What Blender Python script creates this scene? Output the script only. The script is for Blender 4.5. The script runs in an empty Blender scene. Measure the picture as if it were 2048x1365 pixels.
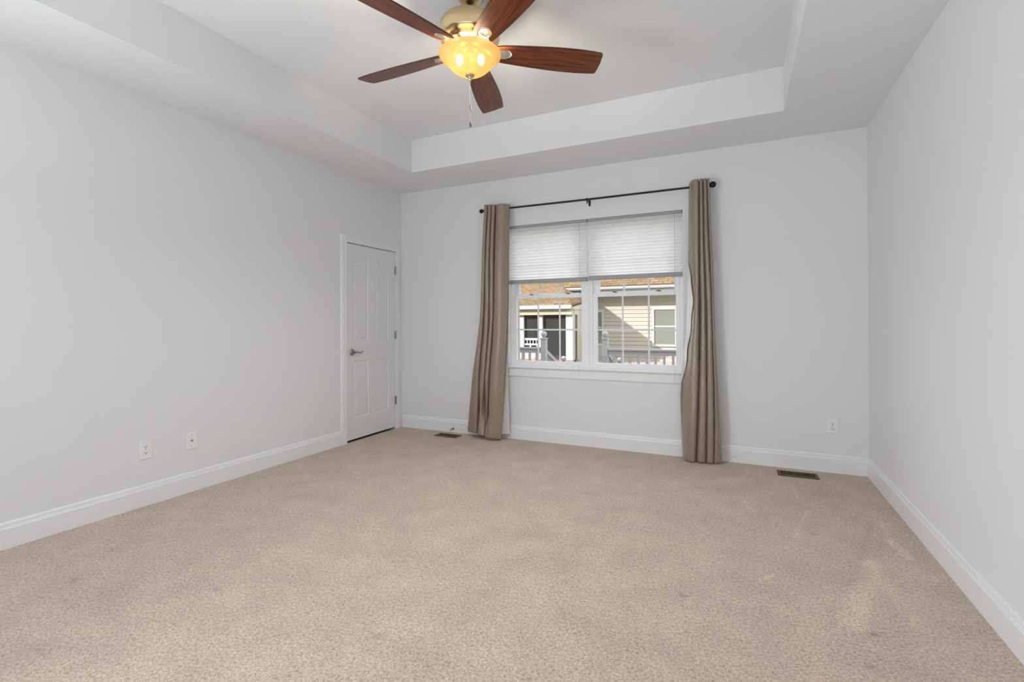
import bpy, bmesh, math, random
import numpy as np
from mathutils import Vector, Matrix

random.seed(4)
np.random.seed(4)
SC = bpy.context.scene
COL = SC.collection
PI = math.pi

# ------------------------------------------------------------------ camera
CAM = (3.6108, -4.6300, 1.2100)
YAW, PITCH, ROLL = 0.43868, 0.00521, -0.00407
F_PX, V0 = 971.84, 641.93
cam_d = bpy.data.cameras.new('camera')
cam = bpy.data.objects.new('camera', cam_d)
COL.objects.link(cam)
fw = Vector((-math.sin(YAW) * math.cos(PITCH), math.cos(YAW) * math.cos(PITCH), math.sin(PITCH)))
rt0 = Vector((math.cos(YAW), math.sin(YAW), 0))
up0 = rt0.cross(fw)
rt = math.cos(ROLL) * rt0 + math.sin(ROLL) * up0
up = -math.sin(ROLL) * rt0 + math.cos(ROLL) * up0
m = Matrix((rt, up, -fw)).transposed().to_4x4()
m.translation = Vector(CAM)
cam.matrix_world = m
cam_d.sensor_fit = 'HORIZONTAL'
cam_d.sensor_width = 36.0
cam_d.lens = F_PX * 36.0 / 2048.0
cam_d.shift_y = -(682.5 - V0) / 2048.0
cam_d.clip_start = 0.02
cam_d.clip_end = 200
SC.camera = cam

# ------------------------------------------------------------------ room size
W = 4.5207          # width
HC = 2.74           # outer ceiling
TZ = 3.065          # tray ceiling
TX0, TX1, TY0, TY1 = 0.614, 3.9066, -4.30, -0.6164
YR = -5.60          # rear wall

# ------------------------------------------------------------------ world, sun, lamps, exposure
w = bpy.data.worlds.new('sky')
SC.world = w
w.use_nodes = True
bg = w.node_tree.nodes['Background']
bg.inputs['Color'].default_value = (0.90, 0.95, 1.0, 1)
bg.inputs['Strength'].default_value = 2.3

SUN_DIR = Vector((1.96, 2.0, -1.22))
sd = bpy.data.lights.new('sun', 'SUN')
sd.energy = 4.8
sd.angle = 0.009
sd.color = (1.0, 0.98, 0.96)
sun = bpy.data.objects.new('sun', sd)
COL.objects.link(sun)
sun.rotation_euler = SUN_DIR.to_track_quat('-Z', 'Y').to_euler()


def area(name, loc, target, sx, sy, power, color=(1, 1, 1)):
    d = bpy.data.lights.new(name, 'AREA')
    d.shape = 'RECTANGLE'
    d.size, d.size_y = sx, sy
    d.energy = power
    d.color = color
    o = bpy.data.objects.new(name, d)
    COL.objects.link(o)
    o.location = loc
    o.rotation_euler = (Vector(target) - Vector(loc)).to_track_quat('-Z', 'Y').to_euler()
    return o


# added fill lamps floating before the rear wall, standing in for unseen daylight
FILL_TINT = (0.85, 0.94, 1.0)
area('rear_daylight', (0.75, YR + 0.40, 1.05), (1.70, YR + 0.50, 1.60), 1.3, 1.2, 78, FILL_TINT)
area('rear_daylight', (3.35, YR + 0.40, 1.05), (3.05, YR + 0.70, 2.10), 1.6, 1.2, 17, FILL_TINT)

vs = SC.view_settings
vs.view_transform = 'Standard'
vs.look = 'None'
vs.exposure = 0.0
vs.gamma = 1.0
vs.use_curve_mapping = False
SC.display_settings.display_device = 'sRGB'
cy = SC.cycles
cy.use_denoising = True
cy.max_bounces = 14
cy.diffuse_bounces = 8
cy.glossy_bounces = 4
cy.transmission_bounces = 8
cy.transparent_max_bounces = 12
cy.caustics_reflective = False
cy.caustics_refractive = False
cy.sample_clamp_indirect = 6.0


# ------------------------------------------------------------------ materials
def lin(r, g, b):
    f = lambda c: c / 12.92 if c <= 0.04045 else ((c + 0.055) / 1.055) ** 2.4
    return (f(r / 255), f(g / 255), f(b / 255), 1)


def mat(name, color, rough=0.6, metal=0.0, spec=0.5, **kw):
    m = bpy.data.materials.new(name)
    m.use_nodes = True
    p = m.node_tree.nodes['Principled BSDF']
    p.inputs['Base Color'].default_value = color if len(color) == 4 else (*color, 1)
    p.inputs['Roughness'].default_value = rough
    p.inputs['Metallic'].default_value = metal
    p.inputs['Specular IOR Level'].default_value = spec
    for k, v in kw.items():
        p.inputs[k.replace('_', ' ')].default_value = v
    return m


def nd(m, t, **kw):
    n = m.node_tree.nodes.new(t)
    for k, v in kw.items():
        setattr(n, k, v)
    return n


def lk(m, a, b):
    m.node_tree.links.new(a, b)


def pr(m):
    return m.node_tree.nodes['Principled BSDF']


def noise_bump(m, scale, strength, dist=0.002, detail=3, mapping=None, coord='Object'):
    tc = nd(m, 'ShaderNodeTexCoord')
    n = nd(m, 'ShaderNodeTexNoise')
    n.inputs['Scale'].default_value = scale
    n.inputs['Detail'].default_value = detail
    src = tc.outputs[coord]
    if mapping:
        mp = nd(m, 'ShaderNodeMapping')
        mp.inputs['Scale'].default_value = mapping
        lk(m, src, mp.inputs['Vector'])
        src = mp.outputs[0]
    lk(m, src, n.inputs['Vector'])
    b = nd(m, 'ShaderNodeBump')
    b.inputs['Strength'].default_value = strength
    b.inputs['Distance'].default_value = dist
    lk(m, n.outputs['Fac'], b.inputs['Height'])
    lk(m, b.outputs['Normal'], pr(m).inputs['Normal'])
    return n


M = {}
M['wall'] = mat('wall_paint', (0.80, 0.80, 0.806), 0.75, spec=0.25)
noise_bump(M['wall'], 220, 0.08, 0.001)
M['ceil'] = mat('ceiling_paint', (0.80, 0.803, 0.81), 0.9, spec=0.1)
noise_bump(M['ceil'], 180, 0.08, 0.001)
M['trim'] = mat('trim_gloss_white', (0.84, 0.845, 0.855), 0.33, spec=0.45)
M['door'] = mat('door_white', (0.80, 0.80, 0.81), 0.40, spec=0.4)
noise_bump(M['door'], 60, 0.05, 0.0008, mapping=(1, 1, 0.06))
M['vinyl'] = mat('vinyl_white', (0.86, 0.86, 0.875), 0.35)
M['plastic'] = mat('plastic_white', (0.86, 0.86, 0.86), 0.35)
M['slot'] = mat('slot_dark', (0.03, 0.03, 0.03), 0.7)
M['nickel'] = mat('satin_nickel', (0.40, 0.39, 0.38), 0.30, 1.0)
M['iron'] = mat('black_iron', (0.012, 0.012, 0.013), 0.45, 0.3)
M['brass'] = mat('brushed_brass', (0.72, 0.56, 0.33), 0.30, 1.0)
noise_bump(M['brass'], 40, 0.15, 0.0006, mapping=(1, 1, 40))
M['fob_grey'] = mat('fob_grey', (0.20, 0.20, 0.21), 0.4, 0.5)
M['pewter'] = mat('pewter', (0.62, 0.60, 0.57), 0.35, 1.0)
M['cord'] = mat('white_cord', (0.80, 0.74, 0.66), 0.8)
M['fob'] = mat('fob_brown', (0.45, 0.36, 0.24), 0.35, 0.5)
M['bronze'] = mat('register_bronze', (0.105, 0.064, 0.030), 0.5, 0.0, 0.3)
M['void'] = mat('void_black', (0.006, 0.005, 0.004), 0.9)
M['latch'] = mat('latch_bronze', (0.10, 0.075, 0.05), 0.5)

# carpet: cut pile with soft clumps, wear marks and painted light come from the mesh attribute
c = bpy.data.materials.new('carpet')
c.use_nodes = True
p = pr(c)
p.inputs['Roughness'].default_value = 0.95
p.inputs['Specular IOR Level'].default_value = 0.05
p.inputs['Sheen Weight'].default_value = 0.25
p.inputs['Sheen Roughness'].default_value = 0.6
p.inputs['Sheen Tint'].default_value = (0.9, 0.8, 0.7, 1)
tc = nd(c, 'ShaderNodeTexCoord')
n1 = nd(c, 'ShaderNodeTexNoise')
n1.inputs['Scale'].default_value = 108
n1.inputs['Detail'].default_value = 2.0
n1.inputs['Distortion'].default_value = 0.9
lk(c, tc.outputs['Object'], n1.inputs['Vector'])
n2 = nd(c, 'ShaderNodeTexNoise')
n2.inputs['Scale'].default_value = 4.5
n2.inputs['Detail'].default_value = 5
lk(c, tc.outputs['Object'], n2.inputs['Vector'])
rmp = nd(c, 'ShaderNodeValToRGB')
rmp.color_ramp.elements[0].position = 0.30
rmp.color_ramp.elements[0].color = (0.37, 0.285, 0.215, 1)
rmp.color_ramp.elements[1].position = 0.62
rmp.color_ramp.elements[1].color = (0.66, 0.545, 0.455, 1)
lk(c, n1.outputs['Fac'], rmp.inputs['Fac'])
mix = nd(c, 'ShaderNodeMix', data_type='RGBA', blend_type='MULTIPLY')
mix.inputs['Factor'].default_value = 1.0
r2 = nd(c, 'ShaderNodeMapRange')
r2.inputs['From Min'].default_value = 0.3
r2.inputs['From Max'].default_value = 0.7
r2.inputs['To Min'].default_value = 0.90
r2.inputs['To Max'].default_value = 1.07
lk(c, n2.outputs['Fac'], r2.inputs['Value'])
at = nd(c, 'ShaderNodeAttribute', attribute_name='wear')
mul = nd(c, 'ShaderNodeMath', operation='MULTIPLY')
lk(c, r2.outputs[0], mul.inputs[0])
lk(c, at.outputs['Fac'], mul.inputs[1])
lk(c, rmp.outputs['Color'], mix.inputs['A'])
lk(c, mul.outputs[0], mix.inputs['B'])
lk(c, mix.outputs['Result'], p.inputs['Base Color'])
bp = nd(c, 'ShaderNodeBump')
bp.inputs['Strength'].default_value = 0.9
bp.inputs['Distance'].default_value = 0.006
lk(c, n1.outputs['Fac'], bp.inputs['Height'])
lk(c, bp.outputs['Normal'], p.inputs['Normal'])
M['carpet'] = c

# fan blade veneer, grain along the blade's own x axis
c = mat('blade_wood', (0.2, 0.06, 0.03), 0.40, spec=0.3, Coat_Weight=0.2, Coat_Roughness=0.2)
tc = nd(c, 'ShaderNodeTexCoord')
mp = nd(c, 'ShaderNodeMapping')
mp.inputs['Scale'].default_value = (3.0, 55, 20)
n1 = nd(c, 'ShaderNodeTexNoise')
n1.inputs['Scale'].default_value = 1.6
n1.inputs['Detail'].default_value = 6
n1.inputs['Distortion'].default_value = 0.6
rmp = nd(c, 'ShaderNodeValToRGB')
rmp.color_ramp.elements[0].position = 0.32
rmp.color_ramp.elements[0].color = (0.062, 0.0125, 0.005, 1)
rmp.color_ramp.elements[1].position = 0.70
rmp.color_ramp.elements[1].color = (0.235, 0.056, 0.015, 1)
lk(c, tc.outputs['Object'], mp.inputs['Vector'])
lk(c, mp.outputs[0], n1.inputs['Vector'])
lk(c, n1.outputs['Fac'], rmp.inputs['Fac'])
lk(c, rmp.outputs['Color'], pr(c).inputs['Base Color'])
M['blade'] = c
M['blade_edge'] = mat('blade_edge', (0.05, 0.02, 0.012), 0.5)

# curtain fabric, satin faced weave
c = mat('curtain_fabric', (0.36, 0.285, 0.215), 0.36, spec=0.9, metal=0.12, Sheen_Weight=0.5, Sheen_Roughness=0.3)
tc = nd(c, 'ShaderNodeTexCoord')
mp = nd(c, 'ShaderNodeMapping')
mp.inputs['Scale'].default_value = (260, 260, 30)
n1 = nd(c, 'ShaderNodeTexNoise')
n1.inputs['Scale'].default_value = 1.0
n1.inputs['Detail'].default_value = 3
lk(c, tc.outputs['Object'], mp.inputs['Vector'])
lk(c, mp.outputs[0], n1.inputs['Vector'])
rmp = nd(c, 'ShaderNodeValToRGB')
rmp.color_ramp.elements[0].position = 0.3
rmp.color_ramp.elements[0].color = (0.235, 0.178, 0.128, 1)
rmp.color_ramp.elements[1].position = 0.7
rmp.color_ramp.elements[1].color = (0.365, 0.288, 0.218, 1)
lk(c, n1.outputs['Fac'], rmp.inputs['Fac'])
lk(c, rmp.outputs['Color'], pr(c).inputs['Base Color'])
bp = nd(c, 'ShaderNodeBump')
bp.inputs['Strength'].default_value = 0.25
bp.inputs['Distance'].default_value = 0.001
lk(c, n1.outputs['Fac'], bp.inputs['Height'])
lk(c, bp.outputs['Normal'], pr(c).inputs['Normal'])
M['curtain'] = c
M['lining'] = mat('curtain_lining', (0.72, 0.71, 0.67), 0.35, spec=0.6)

# cellular shade fabric lets daylight through
c = bpy.data.materials.new('shade_fabric')
c.use_nodes = True
nt = c.node_tree
nt.nodes.remove(pr(c))
d1 = nd(c, 'ShaderNodeBsdfDiffuse')
d1.inputs['Color'].default_value = (0.80, 0.80, 0.81, 1)
t1 = nd(c, 'ShaderNodeBsdfTranslucent')
tc = nd(c, 'ShaderNodeTexCoord')
n1 = nd(c, 'ShaderNodeTexNoise')
n1.inputs['Scale'].default_value = 18
n1.inputs['Detail'].default_value = 4
lk(c, tc.outputs['Object'], n1.inputs['Vector'])
rmp = nd(c, 'ShaderNodeValToRGB')
rmp.color_ramp.elements[0].position = 0.3
rmp.color_ramp.elements[0].color = (0.93, 0.93, 0.94, 1)
rmp.color_ramp.elements[1].position = 0.7
rmp.color_ramp.elements[1].color = (0.99, 0.99, 0.99, 1)
lk(c, n1.outputs['Fac'], rmp.inputs['Fac'])
lk(c, rmp.outputs['Color'], t1.inputs['Color'])
ms = nd(c, 'ShaderNodeMixShader')
ms.inputs[0].default_value = 0.84
lk(c, d1.outputs[0], ms.inputs[1])
lk(c, t1.outputs[0], ms.inputs[2])
lk(c, ms.outputs[0], nt.nodes['Material Output'].inputs['Surface'])
M['shade'] = c
M['shade_rail'] = mat('shade_rail', (0.36, 0.36, 0.365), 0.45)

# window glass: clear, with a faint mirror
c = bpy.data.materials.new('window_glass')
c.use_nodes = True
nt = c.node_tree
nt.nodes.remove(pr(c))
tr = nd(c, 'ShaderNodeBsdfTransparent')
gl = nd(c, 'ShaderNodeBsdfGlossy')
gl.inputs['Roughness'].default_value = 0.02
fr = nd(c, 'ShaderNodeFresnel')
fr.inputs['IOR'].default_value = 1.14
ms = nd(c, 'ShaderNodeMixShader')
lk(c, fr.outputs[0], ms.inputs[0])
lk(c, tr.outputs[0], ms.inputs[1])
lk(c, gl.outputs[0], ms.inputs[2])
lk(c, ms.outputs[0], nt.nodes['Material Output'].inputs['Surface'])
M['glass'] = c

# alabaster lamp bowl
c = bpy.data.materials.new('bowl_glass')
c.use_nodes = True
nt = c.node_tree
nt.nodes.remove(pr(c))
d1 = nd(c, 'ShaderNodeBsdfDiffuse')
d1.inputs['Color'].default_value = (0.50, 0.375, 0.20, 1)
t1 = nd(c, 'ShaderNodeBsdfTranslucent')
t1.inputs['Color'].default_value = (0.46, 0.33, 0.14, 1)
g1 = nd(c, 'ShaderNodeBsdfGlossy')
g1.inputs['Roughness'].default_value = 0.25
ms = nd(c, 'ShaderNodeMixShader')
ms.inputs[0].default_value = 0.5
lk(c, d1.outputs[0], ms.inputs[1])
lk(c, t1.outputs[0], ms.inputs[2])
m2 = nd(c, 'ShaderNodeMixShader')
m2.inputs[0].default_value = 0.04
rf = nd(c, 'ShaderNodeBsdfRefraction')
rf.inputs['Color'].default_value = (1.0, 0.94, 0.74, 1)
rf.inputs['Roughness'].default_value = 0.30
rf.inputs['IOR'].default_value = 1.12
m3 = nd(c, 'ShaderNodeMixShader')
m3.inputs[0].default_value = 0.30
lk(c, ms.outputs[0], m3.inputs[1])
lk(c, rf.outputs[0], m3.inputs[2])
lk(c, m3.outputs[0], m2.inputs[1])
lk(c, g1.outputs[0], m2.inputs[2])
lk(c, m2.outputs[0], nt.nodes['Material Output'].inputs['Surface'])
M['bowl'] = c
c = bpy.data.materials.new('bulb_glow')
c.use_nodes = True
nt = c.node_tree
nt.nodes.remove(pr(c))
em = nd(c, 'ShaderNodeEmission')
em.inputs['Color'].default_value = (1.0, 0.87, 0.68, 1)
em.inputs['Strength'].default_value = 620
lk(c, em.outputs[0], nt.nodes['Material Output'].inputs['Surface'])
M['bulb'] = c

# outdoors
M['siding'] = mat('vinyl_siding', (0.50, 0.455, 0.378), 0.55)
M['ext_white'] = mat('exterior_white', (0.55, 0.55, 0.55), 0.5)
M['rail_white'] = mat('railing_white', (0.39, 0.39, 0.40), 0.5)  # exterior white darkened, putting the railing's shade into its colour
M['ext_cream'] = mat('exterior_cream', (0.55, 0.51, 0.375), 0.5)
M['brick'] = mat('brick_base', (0.42, 0.22, 0.14), 0.8)
c = mat('shingles', (0.5, 0.33, 0.2), 0.9, spec=0.1)
tc = nd(c, 'ShaderNodeTexCoord')
br = nd(c, 'ShaderNodeTexBrick')
br.inputs['Scale'].default_value = 1.0
br.inputs['Brick Width'].default_value = 0.22
br.inputs['Row Height'].default_value = 0.13
br.inputs['Mortar Size'].default_value = 0.010
br.inputs['Color1'].default_value = (0.190, 0.125, 0.070, 1)
br.inputs['Color2'].default_value = (0.285, 0.192, 0.110, 1)
br.inputs['Mortar'].default_value = (0.13, 0.09, 0.055, 1)
lk(c, tc.outputs['UV'], br.inputs['Vector'])
lk(c, br.outputs['Color'], pr(c).inputs['Base Color'])
M['shingle'] = c
c = bpy.data.materials.new('porch_screen')
c.use_nodes = True
nt = c.node_tree
p = pr(c)
p.inputs['Base Color'].default_value = (0.05, 0.048, 0.045, 1)
p.inputs['Roughness'].default_value = 0.4
tr = nd(c, 'ShaderNodeBsdfTransparent')
ms = nd(c, 'ShaderNodeMixShader')
ms.inputs[0].default_value = 0.45
lk(c, p.outputs[0], ms.inputs[1])
lk(c, tr.outputs[0], ms.inputs[2])
lk(c, ms.outputs[0], nt.nodes['Material Output'].inputs['Surface'])
M['screen'] = c
M['pane_dark'] = mat('dark_pane', (0.24, 0.245, 0.20), 0.25, spec=0.5)
M['drape'] = mat('pale_drape', (0.30, 0.30, 0.24), 0.7)
M['concrete'] = mat('pale_concrete', (0.50, 0.47, 0.42), 0.85)
M['decking'] = mat('decking_grey', (0.36, 0.33, 0.30), 0.7)
M['grass'] = mat('lawn_green', (0.12, 0.16, 0.05), 0.9)
noise_bump(M['grass'], 60, 0.8, 0.02)
M['leaf'] = mat('leaf_green', (0.035, 0.075, 0.03), 0.5)
M['orange'] = mat('orange_clay', (0.75, 0.27, 0.06), 0.6)
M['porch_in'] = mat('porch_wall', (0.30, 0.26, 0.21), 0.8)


# ------------------------------------------------------------------ mesh helpers
def add_box(bm, x0, x1, y0, y1, z0, z1):
    v = [bm.verts.new(p) for p in ((x0, y0, z0), (x1, y0, z0), (x1, y1, z0), (x0, y1, z0),
                                   (x0, y0, z1), (x1, y0, z1), (x1, y1, z1), (x0, y1, z1))]
    for q in ((3, 2, 1, 0), (4, 5, 6, 7), (0, 1, 5, 4), (1, 2, 6, 5), (2, 3, 7, 6), (3, 0, 4, 7)):
        bm.faces.new([v[i] for i in q])


def add_quad(bm, pts):
    return bm.faces.new([bm.verts.new(p) for p in pts])


def frame_of(d):
    d = d.normalized()
    a = Vector((0, 0, 1)) if abs(d.z) < 0.9 else Vector((1, 0, 0))
    u = d.cross(a).normalized()
    return u, d.cross(u).normalized()


def add_tube(bm, pts, r, seg=12, cap=True):
    pts = [Vector(p) for p in pts]
    rs = r if isinstance(r, (list, tuple)) else [r] * len(pts)
    rings = []
    u = None
    for i, p in enumerate(pts):
        d = (pts[min(i + 1, len(pts) - 1)] - pts[max(i - 1, 0)])
        if u is None:
            u, v = frame_of(d)
        else:
            dn = d.normalized()
            u = (u - dn * u.dot(dn)).normalized()
            v = dn.cross(u)
        rings.append([bm.verts.new(p + rs[i] * (math.cos(2 * PI * k / seg) * u + math.sin(2 * PI * k / seg) * v)) for k in range(seg)])
    for a, b in zip(rings, rings[1:]):
        for k in range(seg):
            bm.faces.new((a[k], a[(k + 1) % seg], b[(k + 1) % seg], b[k]))
    if cap:
        bm.faces.new(rings[0][::-1])
        bm.faces.new(rings[-1])


def add_lathe(bm, prof, center=(0, 0, 0), axis='z', seg=48, closed=False):
    """profile of (r, h) pairs turned about an axis"""
    cx, cy_, cz = center
    rings = []
    for r, h in prof:
        ring = []
        if r < 1e-6:
            P = {'z': (cx, cy_, cz + h), 'x': (cx + h, cy_, cz), 'y': (cx, cy_ + h, cz)}[axis]
            rings.append([bm.verts.new(P)])
            continue
        for k in range(seg):
            a = 2 * PI * k / seg
            ca, sa = r * math.cos(a), r * math.sin(a)
            P = {'z': (cx + ca, cy_ + sa, cz + h), 'x': (cx + h, cy_ + ca, cz + sa), 'y': (cx + sa, cy_ + h, cz + ca)}[axis]
            ring.append(bm.verts.new(P))
        rings.append(ring)
    pairs = list(zip(rings, rings[1:]))
    if closed:
        pairs.append((rings[-1], rings[0]))
    for a, b in pairs:
        for k in range(seg):
            k2 = (k + 1) % seg
            if len(a) == 1 and len(b) == 1:
                break
            if len(a) == 1:
                bm.faces.new((a[0], b[k2], b[k]))
            elif len(b) == 1:
                bm.faces.new((a[k], a[k2], b[0]))
            else:
                bm.faces.new((a[k], a[k2], b[k2], b[k]))


def add_sphere(bm, c, r, seg=20, rings=12, sz=1.0):
    add_lathe(bm, [(r * math.sin(PI * i / rings), -r * sz * math.cos(PI * i / rings)) for i in range(rings + 1)], c, 'z', seg)


def add_extrude(bm, prof, p0, p1, ax_u, ax_v):
    """closed 2-D profile swept straight from p0 to p1; profile (a,b) -> a*ax_u + b*ax_v"""
    p0, p1, ax_u, ax_v = map(Vector, (p0, p1, ax_u, ax_v))
    a = [bm.verts.new(p0 + q[0] * ax_u + q[1] * ax_v) for q in prof]
    b = [bm.verts.new(p1 + q[0] * ax_u + q[1] * ax_v) for q in prof]
    n = len(prof)
    for k in range(n):
        bm.faces.new((a[k], a[(k + 1) % n], b[(k + 1) % n], b[k]))
    bm.faces.new(a[::-1])
    bm.faces.new(b)


def obj(name, bm, material, parent=None, smooth=False, bevel=0.0, seg=2, normals=True, auto=None):
    if normals:
        bmesh.ops.recalc_face_normals(bm, faces=bm.faces[:])
    me = bpy.data.meshes.new(name)
    bm.to_mesh(me)
    bm.free()
    if material is not None:
        for q in (material if isinstance(material, list) else [material]):
            me.materials.append(q)
    o = bpy.data.objects.new(name, me)
    COL.objects.link(o)
    if bevel:
        md = o.modifiers.new('bevel', 'BEVEL')
        md.width = bevel
        md.segments = seg
        md.limit_method = 'ANGLE'
    if smooth:
        me.polygons.foreach_set('use_smooth', [True] * len(me.polygons))
        if auto:
            me.set_sharp_from_angle(angle=math.radians(auto))
    if parent is not None:
        o.parent = parent
        o.matrix_parent_inverse = Matrix.Translation(-Vector(parent.location))
    return o


def thing(name, label, cat, loc=(0, 0, 0), group=None, kind=None):
    o = bpy.data.objects.new(name, None)
    o.empty_display_size = 0.1
    COL.objects.link(o)
    o.location = loc
    if kind:
        o['kind'] = kind
    if label:
        o['label'] = label
        o['category'] = cat
    if group:
        o['group'] = group
    return o


def tag(o, label=None, cat=None, group=None, kind=None):
    for k, v in (('label', label), ('category', cat), ('group', group), ('kind', kind)):
        if v:
            o[k] = v
    return o


def sub(child, parent):
    """parent a mesh built in world space under another mesh part"""
    child.parent = parent
    child.matrix_parent_inverse = Matrix.Identity(4)
    return child


B = bmesh.new


def struct(name, bm, m, **kw):
    return tag(obj(name, bm, m, **kw), kind='structure')


# ------------------------------------------------------------------ room shell
# carpeted floor as a fine grid with dents and brushed pile marks
def smooth01(x):
    x = np.clip(x, 0, 1)
    return x * x * (3 - 2 * x)


def seg_d(px, py, a, b):
    ax, ay = a
    bx, by = b
    L2 = (bx - ax) ** 2 + (by - ay) ** 2
    t = np.clip(((px - ax) * (bx - ax) + (py - ay) * (by - ay)) / L2, 0, 1)
    return np.hypot(px - ax - t * (bx - ax), py - ay - t * (by - ay)), t


def to_floor(u, v):
    d = rt * ((u - 1024) / F_PX) + up * (-(v - V0) / F_PX) + fw
    t = -CAM[2] / d.z
    return (CAM[0] + t * d.x, CAM[1] + t * d.y)


NX, NY = 340, 420
gx = np.linspace(0, W, NX)
gy = np.linspace(YR, 0, NY)
PX, PY = np.meshgrid(gx, gy)
wear_and_light = np.ones_like(PX)
dz = np.zeros_like(PX)


def brush(poly_px, gain, width, soft=0.6, dip=0.0):
    """stroke along floor points given as seen positions on the carpet"""
    global wear_and_light, dz
    pts = [to_floor(*q) for q in poly_px]
    best = np.full_like(PX, 9.0)
    for a, b in zip(pts, pts[1:]):
        d, _ = seg_d(PX, PY, a, b)
        best = np.minimum(best, d)
    k = 1 - smooth01((best - width * (1 - soft)) / (width * soft + 1e-6))
    wear_and_light = wear_and_light * (1 + gain * k)
    dz = dz - dip * k


# vacuum wedges and scuffs
brush([(1738, 1128), (1722, 1190), (1700, 1250)], 0.12, 0.07)
brush([(1738, 1128), (1790, 1190), (1850, 1260)], 0.11, 0.05)
brush([(1745, 1170), (1735, 1250)], 0.08, 0.10)
brush([(1782, 1085), (1820, 1118)], 0.20, 0.035)
brush([(1762, 1045), (1782, 1085)], 0.12, 0.018)
brush([(1740, 1048), (1705, 1170)], -0.10, 0.022)
brush([(1615, 1022), (1590, 1075)], 0.13, 0.016)
brush([(1490, 1003), (1508, 1022)], 0.16, 0.035)
brush([(1500, 960), (1400, 965)], 0.07, 0.06)
brush([(1590, 975), (1596, 1000)], 0.20, 0.012)
brush([(1518, 935), (1520, 955)], 0.16, 0.012)
brush([(1494, 935), (1495, 952)], 0.16, 0.012)
brush([(1810, 1152), (1890, 1165)], 0.12, 0.012)
brush([(1520, 1163), (1546, 1150)], 0.14, 0.015)
brush([(460, 978), (510, 985)], 0.10, 0.012)
brush([(452, 975), (505, 983)], -0.10, 0.010)
brush([(385, 1018), (412, 1012)], -0.14, 0.022)
brush([(240, 1043), (262, 1040)], -0.12, 0.020)
brush([(290, 1063), (310, 1060)], 0.12, 0.012)
brush([(880, 890), (900, 880)], 0.14, 0.02)
brush([(955, 897), (970, 888)], 0.16, 0.014)
# furniture dents
for (q, gn, wd) in (((1364, 1190), -0.38, 0.020), ((1626, 1067), -0.25, 0.022), ((1745, 1268), -0.36, 0.022),
                    ((1760, 1268), -0.15, 0.02), ((1726, 1156), -0.22, 0.012), ((433, 1178), -0.30, 0.014),
                    ((463, 1138), -0.5, 0.006), ((505, 1076), -0.3, 0.006), ((150, 1159), -0.16, 0.03),
                    ((757, 1272), -0.18, 0.03), ((1742, 1334), -0.2, 0.03), ((1078, 1047), -0.10, 0.03),
                    ((223, 1098), -0.25, 0.012), ((1372, 1199), 0.10, 0.03)):
    brush([q, (q[0] + 4, q[1] + 2)], gn, wd, 0.8, 0.004 if gn < 0 else 0)
# pool of light painted in: the pile is a little paler across the middle
mid = np.exp(-(((PX - 2.6) / 1.5) ** 2 + ((PY + 2.6) / 1.4) ** 2))
wear_and_light *= 1 + 0.05 * mid

verts = np.stack([PX, PY, dz], -1).reshape(-1, 3)
idx = np.arange(NX * NY).reshape(NY, NX)
faces = np.stack([idx[:-1, :-1], idx[:-1, 1:], idx[1:, 1:], idx[1:, :-1]], -1).reshape(-1, 4)
me = bpy.data.meshes.new('floor')
me.vertices.add(len(verts))
me.vertices.foreach_set('co', verts.ravel())
me.loops.add(faces.size)
me.loops.foreach_set('vertex_index', faces.ravel())
me.polygons.add(len(faces))
me.polygons.foreach_set('loop_start', np.arange(0, faces.size, 4))
me.polygons.foreach_set('loop_total', np.full(len(faces), 4))
me.update(calc_edges=True)
me.validate()
a = me.attributes.new('wear', 'FLOAT', 'POINT')
a.data.foreach_set('value', wear_and_light.ravel().astype(np.float32))
me.materials.append(M['carpet'])
me.polygons.foreach_set('use_smooth', [True] * len(me.polygons))
fl = bpy.data.objects.new('floor', me)
COL.objects.link(fl)
fl['kind'] = 'structure'
bm = B()
add_box(bm, -0.3, W + 0.3, YR - 0.3, 0.2, -0.30, -0.02)
struct('subfloor', bm, M['concrete'])

# walls (with real thickness)
DY0, DY1, DZ = -0.890, -0.112, 2.045        # doorway in the side wall
bm = B()
add_box(bm, -0.15, 0, YR - 0.15, DY0, -0.02, 3.2)
add_box(bm, -0.15, 0, DY0, DY1, DZ, 3.2)
add_box(bm, -0.15, 0, DY1, 0.20, -0.02, 3.2)
struct('wall_left', bm, M['wall'])
bm = B()
add_box(bm, -0.30, -0.16, DY0 - 0.3, 0.2, -0.02, 2.4)
struct('wall_closet', bm, M['void'])
WX0, WX1, WZ0, WZ1 = 1.400, 3.145, 0.735, 2.232   # window opening
bm = B()
add_box(bm, 0, WX0, 0, 0.20, -0.02, 3.2)
add_box(bm, WX1, W, 0, 0.20, -0.02, 3.2)
add_box(bm, WX0, WX1, 0, 0.20, -0.02, WZ0)
add_box(bm, WX0, WX1, 0, 0.20, WZ1, 3.2)
struct('wall_back', bm, M['wall'])
bm = B()
add_box(bm, W, W + 0.15, YR - 0.15, 0.20, -0.02, 3.2)
struct('wall_right', bm, M['wall'])
bm = B()
add_box(bm, 0, W, YR - 0.15, YR, -0.02, 3.2)
struct('wall_rear', bm, M['wall'])
# tray ceiling
bm = B()
add_box(bm, 0, TX0, YR, 0, HC, TZ + 0.12)
add_box(bm, TX1, W, YR, 0, HC, TZ + 0.12)
add_box(bm, TX0, TX1, TY1, 0, HC, TZ + 0.12)
add_box(bm, TX0, TX1, YR, TY0, HC, TZ + 0.12)
add_box(bm, TX0, TX1, TY0, TY1, TZ, TZ + 0.12)
struct('ceiling', bm, M['ceil'])

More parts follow.
